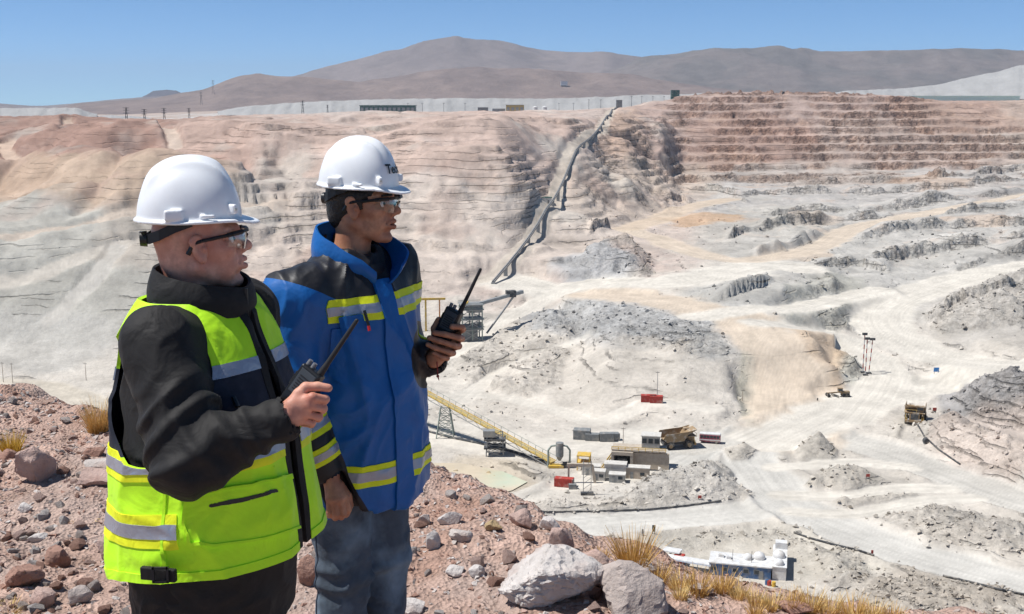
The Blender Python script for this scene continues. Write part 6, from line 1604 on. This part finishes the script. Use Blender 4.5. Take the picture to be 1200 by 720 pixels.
# ------------------------------------------------------------------ the man in the blue jacket
def man_b():
    org = np.array([-.488, 3.42, 0.0]); yaw = R(-38); hyaw = R(-16)
    man = empty('person', org, 0, 'man in royal blue and black jacket and jeans with white hard hat, holding a radio', 'person')
    Lc = lambda x, y, z: org+rotz(yaw) @ np.array([x, y, z])
    HO = np.array([-.450, 3.42, 1.616]); HF = frame(hyaw, R(-2))
    S = at_y(347, 352, 3.24); E = at_y(336, 462, 3.20); W = at_y(386, 556, 3.20)
    S2 = Lc(0, .185, 1.40); E2 = np.array([-.37, 3.64, 1.13]); W2 = at_y(506, 419, 3.45)
    # left hand closed round the radio: fingers come round from the far side, tips toward the left
    y0 = 3.40
    P = lambda u, v, dy: at_y(u, v, y0+dy)
    hand = []
    mc = [P(535, 391, .055), P(532, 400, .055), P(528, 409, .053), P(522, 417, .05)]
    wr = P(508, 421, .045)
    for k, m_ in enumerate(mc): hand.append(cap(wr+(m_-wr)*.1, m_, .017, .0115, .012))
    fg = [[mc[0], P(542, 386, .03), P(541, 383, .002), P(530, 383, -.006)],
          [mc[1], P(541, 397, .03), P(537, 396, -.002), P(521, 392, -.012), P(509, 390, -.010)],
          [mc[2], P(538, 406, .028), P(532, 405, -.004), P(515, 400, -.014), P(503, 396, -.011)],
          [mc[3], P(531, 414, .026), P(526, 413, -.004), P(510, 408, -.012), P(501, 404, -.008)],
          [P(517, 419, .04), P(524, 420, .016), P(518, 419, -.004), P(508, 414, -.008)]]
    for k, f in enumerate(fg): hand += finger(f, .0112-.0005*k, .0092-.0006*k)
    hand += finger([P(509, 410, .05), P(510, 396, .05), P(509, 385, .045), P(514, 375, .04)], .014, .0098)
    hand += [cap(P(512, 416, .03), P(524, 404, .05), .02, .02, .012)]
    # right hand hanging in a loose fist
    q0 = W; yb = 3.19
    Q = lambda u, v, dy: at_y(u, v, yb+dy)
    mr = [Q(404, 582, -.012), Q(399, 585, -.026), Q(392, 586, -.03), Q(386, 584, -.024)]
    for k, m_ in enumerate(mr): hand.append(cap(q0+(m_-q0)*.15, m_, .0165, .0125, .012))
    fr = [[mr[0], Q(408, 597, -.006), Q(405, 603, .012), Q(399, 600, .018)], [mr[1], Q(402, 602, -.024), Q(400, 606, -.004), Q(395, 602, .008)],
          [mr[2], Q(394, 603, -.03), Q(393, 607, -.012), Q(389, 603, .002)], [mr[3], Q(386, 600, -.024), Q(386, 604, -.008), Q(384, 600, .004)]]
    for k, f in enumerate(fr): hand += finger(f, .0115-.0004*k, .0092-.0004*k)
    hand += finger([Q(398, 568, .0), Q(408, 582, .008), Q(410, 592, .010), Q(407, 601, .012)], .0135, .0095)
    core = [loft([(.85, .10, .13), (1.0, .105, .14), (1.2, .105, .15), (1.36, .09, .15), (1.44, .05, .07)], org, yaw, .03)]
    core += [cap(HO+HF @ np.array([-.05, 0, -.17]), Lc(0, 0, 1.40), .058, .075, .03)]
    for s in (-1, 1):
        core += [cap(Lc(0, s*.09, .86), Lc(.015, s*.09, .48), .07, .048, .02), cap(Lc(.015, s*.09, .48), Lc(-.02, s*.095, .09), .048, .038, .02), cap(Lc(-.02, s*.095, .07), Lc(.12, s*.105, .04), .032, .025, .02)]
    core += arm_prims(S, E, W, (.05, .040, .030))+arm_prims(S2, E2, wr, (.05, .04, .03))+[cap(S, Lc(0, 0, 1.36), .05, .06, .03), cap(S2, Lc(0, 0, 1.36), .05, .06, .03)]
    V, T = mesh_sdf(core+head_prims(HO, HF, .98)+hand, .0031); V = relax(V, T, 1, .35)
    V, T = thin(V, T, (V[:, 2] < 1.42) & (np.linalg.norm(V-wr, axis=1) > .15) & (np.linalg.norm(V-W, axis=1) > .17), .016)
    part('body', V, T, M_skinB, man)
    eyes(HO, HF, man)
    # hair under the hat: nape, temples and sideburns
    L = lambda x, y, z: HO+HF @ np.array([x, y, z])
    hp = [ell(L(-.013, 0, .036), (.098, .0785, .085), HF, .01), ell(L(-.058, 0, -.025), (.050, .061, .055), HF, .03)]
    for s in (-1, 1): hp += [cap(L(.022, s*.068, .03), L(.018, s*.066, -.002), .012, .006, .02)]
    V, T = mesh_sdf(hp, .0045); N = vnorm(V, T); d = (V-HO) @ HF
    keep = np.maximum(.046-d[:, 0]*1.0, d[:, 2]-.03)-0.0
    keep = np.minimum(keep, np.maximum(d[:, 2]-.012-.0*d[:, 0], -.012-d[:, 0]+.006*np.sin(d[:, 2]*200))+np.where(np.abs(d[:, 1]) > .055, np.where((d[:, 0] < .03) & (d[:, 0] > .012) & (d[:, 2] > -.012), .02, 0), 0))
    V, T, N = clipn(V, T, N, keep); V = V+N*(n3(V*160)*.0022)[:, None]
    V2, T2 = shell(V, T, N, .001, -.006); part('hair', V2, T2, M_hair, man)
    for s in (-1, 1):
        mb = MB(); mb.cyl(L(.086, s*.05, .030), L(.101, s*.012, .031), .0035, .0045, 8); e = mb.build('eyebrow', M_hair, man, True); e.location = -Vector(org)
    hat = hard_hat(HO+np.array([-.002, 0, .064]), frame(hyaw, R(2)), man)
    safety_glasses(HO, HF, man)
    # lettering on the front of the hat: 'Teck' runs round the curve, the visible letters stand at its near end
    ho = HO+np.array([-.002, 0, .064]); hF = frame(hyaw, R(2))
    cu = bpy.data.curves.new('hat_lettering', 'FONT'); cu.body = 'Teck'; cu.size = .038; cu.extrude = .0004; cu.offset = .0009
    to = bpy.data.objects.new('hat_lettering', cu); COL.objects.link(to); bpy.context.view_layer.update()
    dg = bpy.context.evaluated_depsgraph_get(); tm = bpy.data.meshes.new_from_object(to.evaluated_get(dg)); bpy.data.objects.remove(to)
    bm = bmesh.new(); bm.from_mesh(tm); bmesh.ops.triangulate(bm, faces=bm.faces); bmesh.ops.subdivide_edges(bm, edges=[e for e in bm.edges if e.calc_length() > .004], cuts=2); bm.to_mesh(tm); bm.free()
    co = np.array([v.co for v in tm.vertices]); wd = co[:, 0].max()
    sup = lambda a: (abs(math.cos(a))**2.25+abs(math.sin(a))**2.25)**(-1/2.25)
    for v, c in zip(tm.vertices, co):
        th = R(-27)+(c[0])/.105; zz = .048+c[1]; t = zz/.143; rr = max(1-t**2.15, .02)**(1/2.25)
        rr *= sup(th); rx, ry = .1185*rr, .1030*rr
        p = np.array([(rx+c[2]+.003)*math.cos(th)-.005+.004*t*t, (ry+c[2]+.003)*math.sin(th), zz-.010])
        v.co = Vector(ho+hF @ p)-Vector(org)-Vector(hat.location)
    link('lettering', tm, M_blackp, hat)
    # jacket
    jk = [loft([(.715, .20, .225, .005), (.80, .20, .222, .005), (.95, .195, .212, .008), (1.10, .185, .205, .008), (1.25, .172, .212, 0), (1.34, .155, .212, -.005), (1.41, .126, .185, -.01), (1.45, .10, .125, -.01), (1.485, .082, .09, -.008)], org, yaw, .045)]
    jk += [cap(S, E, .084, .078, .022), cap(E, E+(W-E)*.93, .076, .050, .010), cap(S, Lc(0, -.05, 1.385), .078, .085, .06), cap(S2, E2, .088, .075, .05), cap(E2, E2+(W2-E2)*.97, .072, .050, .03)]
    jk += [cap(E+(W-E)*.82, E+(W-E)*1.5, .038, .036, .004, 's'), cap(E2+(W2-E2)*.85, E2+(W2-E2)*1.5, .038, .036, .004, 's'), ell(Lc(.01, 0, 1.50), (.072, .072, .075), None, .006, 's'), rbox(Lc(0, 0, .70), (.18, .2, .03), rotz(yaw), .005, .01, 's')]
    V, T = mesh_sdf(jk, .006); V = relax(V, T, 1); N = vnorm(V, T)
    V = folds(V, N, .014, 6.5, .6, 11, (1, 1, .6)); N = vnorm(V, T)
    au = (E-S)/np.linalg.norm(E-S); q = (V-S) @ au
    fb = sst(.14, .04, np.abs(q-.24))*sst(.13, .085, np.linalg.norm(V-S-np.clip(q, 0, .3)[:, None]*au, axis=1))
    V = V+N*(((np.sin(q*60+n3(V*7+3)*6+V[:, 0]*20)*.5+.5)**2)*.011*fb)[:, None]; N = vnorm(V, T)
    lc = lambda P_: local(P_, org, yaw)
    def arm_side(P_):      # > 0 on the near sleeve
        d1 = np.linalg.norm(P_-S-np.clip((P_-S) @ au, -.02, .29)[:, None]*au, axis=1)-.098
        return -(np.maximum(d1, -(P_-S) @ au-.03))
    ax2 = (W-E)/np.linalg.norm(W-E)
    def fore(P_): return ((P_-E) @ ax2)
    def inarm(P_): return .093-.14*np.clip((P_-E) @ ax2, 0, .3)-np.linalg.norm(P_-E-np.clip((P_-E) @ ax2, -.1, .5)[:, None]*ax2, axis=1)
    ax3 = (W2-E2)/np.linalg.norm(W2-E2)
    def inarm2(P_): return np.minimum(.10-np.linalg.norm(P_-E2-np.clip((P_-E2) @ ax3, 0, .5)[:, None]*ax3, axis=1), (P_-E2) @ ax3-.06)
    yoke_z = 1.343
    jacket = empty('jacket', (0, 0, 0)); jacket.parent = man; jacket['label'] = 'royal blue work jacket with black yoke and striped tape'
    # black: lower forearms and yoke; blue: the rest
    blk_fore = lambda P_: np.maximum(np.minimum(fore(P_)-.03, inarm(P_)), inarm2(P_))
    Vf, Tf, Nf = clipn(V, T, N, blk_fore(V)); add_panel('cuff_sleeve', (Vf, Tf, Nf), M_blackn, jacket, .001, -.004)
    V, T, N = clipn(V, T, N, -blk_fore(V))
    slv = lambda P_: (-lc(P_)[:, 1]-.185)*.45+(1.372-P_[:, 2])*.9
    yk = lambda P_: np.minimum(P_[:, 2]-yoke_z, -slv(P_))
    Vy, Ty, Ny = clipn(V, T, N, yk(V)); add_panel('yoke', (Vy, Ty, Ny), M_blackn, jacket, .001, -.004)
    Vb, Tb, Nb = clipn(V, T, N, -yk(V)); add_panel('blue_panel', (Vb, Tb, Nb), M_blue, jacket, .001, -.004)
    nosl = lambda P_: np.minimum(np.minimum(-arm_side(P_)-.004, -inarm2(P_)-.02), np.where(P_[:, 2] > 1.2, .205+lc(P_)[:, 1], 1))
    notpl = lambda P_: np.maximum(np.abs(lc(P_)[:, 1]+.004)-.034, -lc(P_)[:, 0])
    def tape(V, T, N, f, z, w_, m_, up, ex, nm): return add_panel(nm, band(V, T, N, lambda P_: f(P_)-(z-w_/2), lambda P_: (z+w_/2)-f(P_), ex), m_, jacket, up, up-.0035)
    VV, TT_, NN = np.concatenate([Vy, Vb]), np.concatenate([Ty, Tb+len(Vy)]), np.concatenate([Ny, Nb])
    zf = lambda P_: P_[:, 2]
    for z, w1, w2 in ((1.327, .068, .026), (.835, .066, .030)):
        tape(VV, TT_, NN, zf, z, w1, M_yel, .0045, [nosl, notpl], 'yellow_tape'); tape(VV, TT_, NN, zf, z, w2, M_refl, .0062, [nosl, notpl], 'reflective_tape')
    # flap over the zip
    pl = band(VV, TT_, NN, lambda P_: .034-np.abs(lc(P_)[:, 1]+.004), lambda P_: lc(P_)[:, 0], [lambda P_: 1.40-P_[:, 2]]); add_panel('zip_flap', pl, M_blue, jacket, .009, .001)
    # striped tape on the near forearm
    for z, w1, w2 in ((.115, .058, .022), (.200, .050, .020)):
        tape(Vf, Tf, Nf, fore, z, w1, M_yel, .0045, [inarm], 'yellow_tape'); tape(Vf, Tf, Nf, fore, z, w2, M_refl, .0062, [inarm], 'reflective_tape')
    f3 = lambda P_: (P_-E2) @ ax3
    tape(Vf, Tf, Nf, f3, .165, .03, M_yel, .0045, [inarm2], 'yellow_tape')
    # chest pocket with a sun-faded flap and a pen
    near = lambda P_: facing(P_, np.zeros_like(P_)+rotz(yaw) @ np.array([1., -.6, 0]))
    W_ = clipn(VV, TT_, NN, -lc(VV)[:, 1]-.03); W_ = clipn(*W_, lc(W_[0])[:, 0])
    pk = [(388,386),(430,381),(436,440),(404,452),(386,440)]
    w2 = clipn(*W_, px_poly_field(W_[0], pk)); add_panel('chest_pocket', w2, M_blue, jacket, .008, .001)
    fl = [(396,372),(424,368),(431,408),(413,415)]
    w2 = clipn(*W_, px_poly_field(W_[0], fl)); add_panel('pocket_flap', w2, M_blue, jacket, .013, .006)
    pb = at_y(427, 364, 3.235); mb = MB(); mb.cyl(pb, at_y(432, 382, 3.225), .0045, .0045, 8); mb.cyl(at_y(432, 382, 3.225), at_y(433, 388, 3.222), .0047, .0047, 8, m=1)
    p_ = mb.build('pen', [M_blackp, mat('red_plastic', (.5, .02, .02), .4)], jacket, True); p_.location = -Vector(org)
    # open stand-up collar
    rows = [(-180, .108, 1.435, .098, 1.56), (-120, .110, 1.435, .102, 1.55), (-70, .112, 1.425, .115, 1.515), (-30, .118, 1.41, .135, 1.465), (-14, .125, 1.385, .145, 1.428)]
    rows2 = [(8, .125, 1.375, .19, 1.445), (30, .118, 1.41, .178, 1.478), (70, .112, 1.425, .128, 1.518), (120, .110, 1.435, .102, 1.55), (180, .108, 1.435, .098, 1.56)]
    sheet_collar('collar', org, yaw, rows, M_blue, jacket, .006); sheet_collar('collar', org, yaw, rows2, M_blue, jacket, .006)
    sheet_collar('collar_lining', org, yaw, [(-170, .094, 1.43, .090, 1.522), (-90, .094, 1.43, .094, 1.505), (-25, .10, 1.40, .104, 1.445), (25, .10, 1.40, .104, 1.445), (90, .094, 1.43, .094, 1.505), (170, .094, 1.43, .090, 1.522)], M_blackn, jacket, .006)
    # red cord at the wrist
    mb = MB(); a = at_y(512, 424, 3.40); b = at_y(513, 441, 3.40); mb.cyl(a, b, .0022, .0022, 6); mb.sphere(b, .005, 8); mb.cyl(b, b+np.array([.004, 0, -.014]), .003, .001, 6); c_ = mb.build('wrist_cord', mat('dark_red_cord', (.22, .03, .025), .8), man, True); c_.location = -Vector(org)
    # jeans and boots
    tr = [loft([(.72, .135, .175), (.82, .145, .18), (.98, .14, .175)], org, yaw, .05)]
    for s in (-1, 1): tr += [cap(Lc(.005, s*.088, .84), Lc(.025, s*.088, .48), .108, .082, .03), cap(Lc(.025, s*.088, .48), Lc(-.02, s*.095, .06), .080, .078, .03)]
    V, T = mesh_sdf(tr, .007); V = relax(V, T, 1); N = vnorm(V, T); V = folds(V, N, .007, 8.5, .5, 19, (1, 1, .8)); N = vnorm(V, T)
    kz = np.exp(-((V[:, 2]-.46)/.1)**2); V = V+N*(np.sin(V[:, 2]*85+n3(V*8)*5)*.004*kz)[:, None]; N = vnorm(V, T)
    jn = part('jeans', V, T, M_denim, man)
    q = lc(V); sm = clipn(V, T, N, .0035-np.abs(q[:, 0]+.01-.03*np.sin((q[:, 2]-.5)*3))); 
    sm = clipn(*sm, np.abs(lc(sm[0])[:, 1])-.07); add_panel('side_seam', sm, mat('denim_thread', (.03, .045, .07), .85), jn, .0022, -.002)
    for s in (-1, 1): p = Lc(.01, s*.098, 0); boot(p[0], p[1], yaw, man, mat('brown_leather', (.05, .03, .02), .6, bump=.3, bscale=60, bdist=.002))
    a0 = P(519, 408, .022); a1 = P(563, 316, .02)
    ax = (a1-a0)/np.linalg.norm(a1-a0); fc = np.array([-.35, -1, .2]); sdv = np.cross(ax, fc); sdv /= np.linalg.norm(sdv)
    radio(a1-ax*.262-sdv*.017, ax, fc, 'black two-way radio in the left hand of the man in the blue jacket')
man_b()
# ================================================================== air
def haze_box():
    x, y0, y1, z0, z1 = 27000, -3500, 27000, -136, 820
    V = [(sx*x, y, z) for z in (z0, z1) for sx, y in ((-1, y0), (1, y0), (1, y1), (-1, y1))]
    me = np_mesh('haze', V, [(3, 2, 1, 0), (4, 5, 6, 7), (0, 1, 5, 4), (1, 2, 6, 5), (2, 3, 7, 6), (3, 0, 4, 7)], False)
    m = bpy.data.materials.new('haze_air'); m.use_nodes = True; n = m.node_tree.nodes; n.clear()
    o = n.new('ShaderNodeOutputMaterial'); v = n.new('ShaderNodeVolumePrincipled'); v.inputs['Color'].default_value = (.72, .84, 1.0, 1); v.inputs['Density'].default_value = 4.2e-5; v.inputs['Anisotropy'].default_value = .1
    m.node_tree.links.new(v.outputs[0], o.inputs['Volume'])
    return tag(link('haze', me, m), 'thin pale haze in the air over the mine', 'haze', kind='stuff')
haze_box()
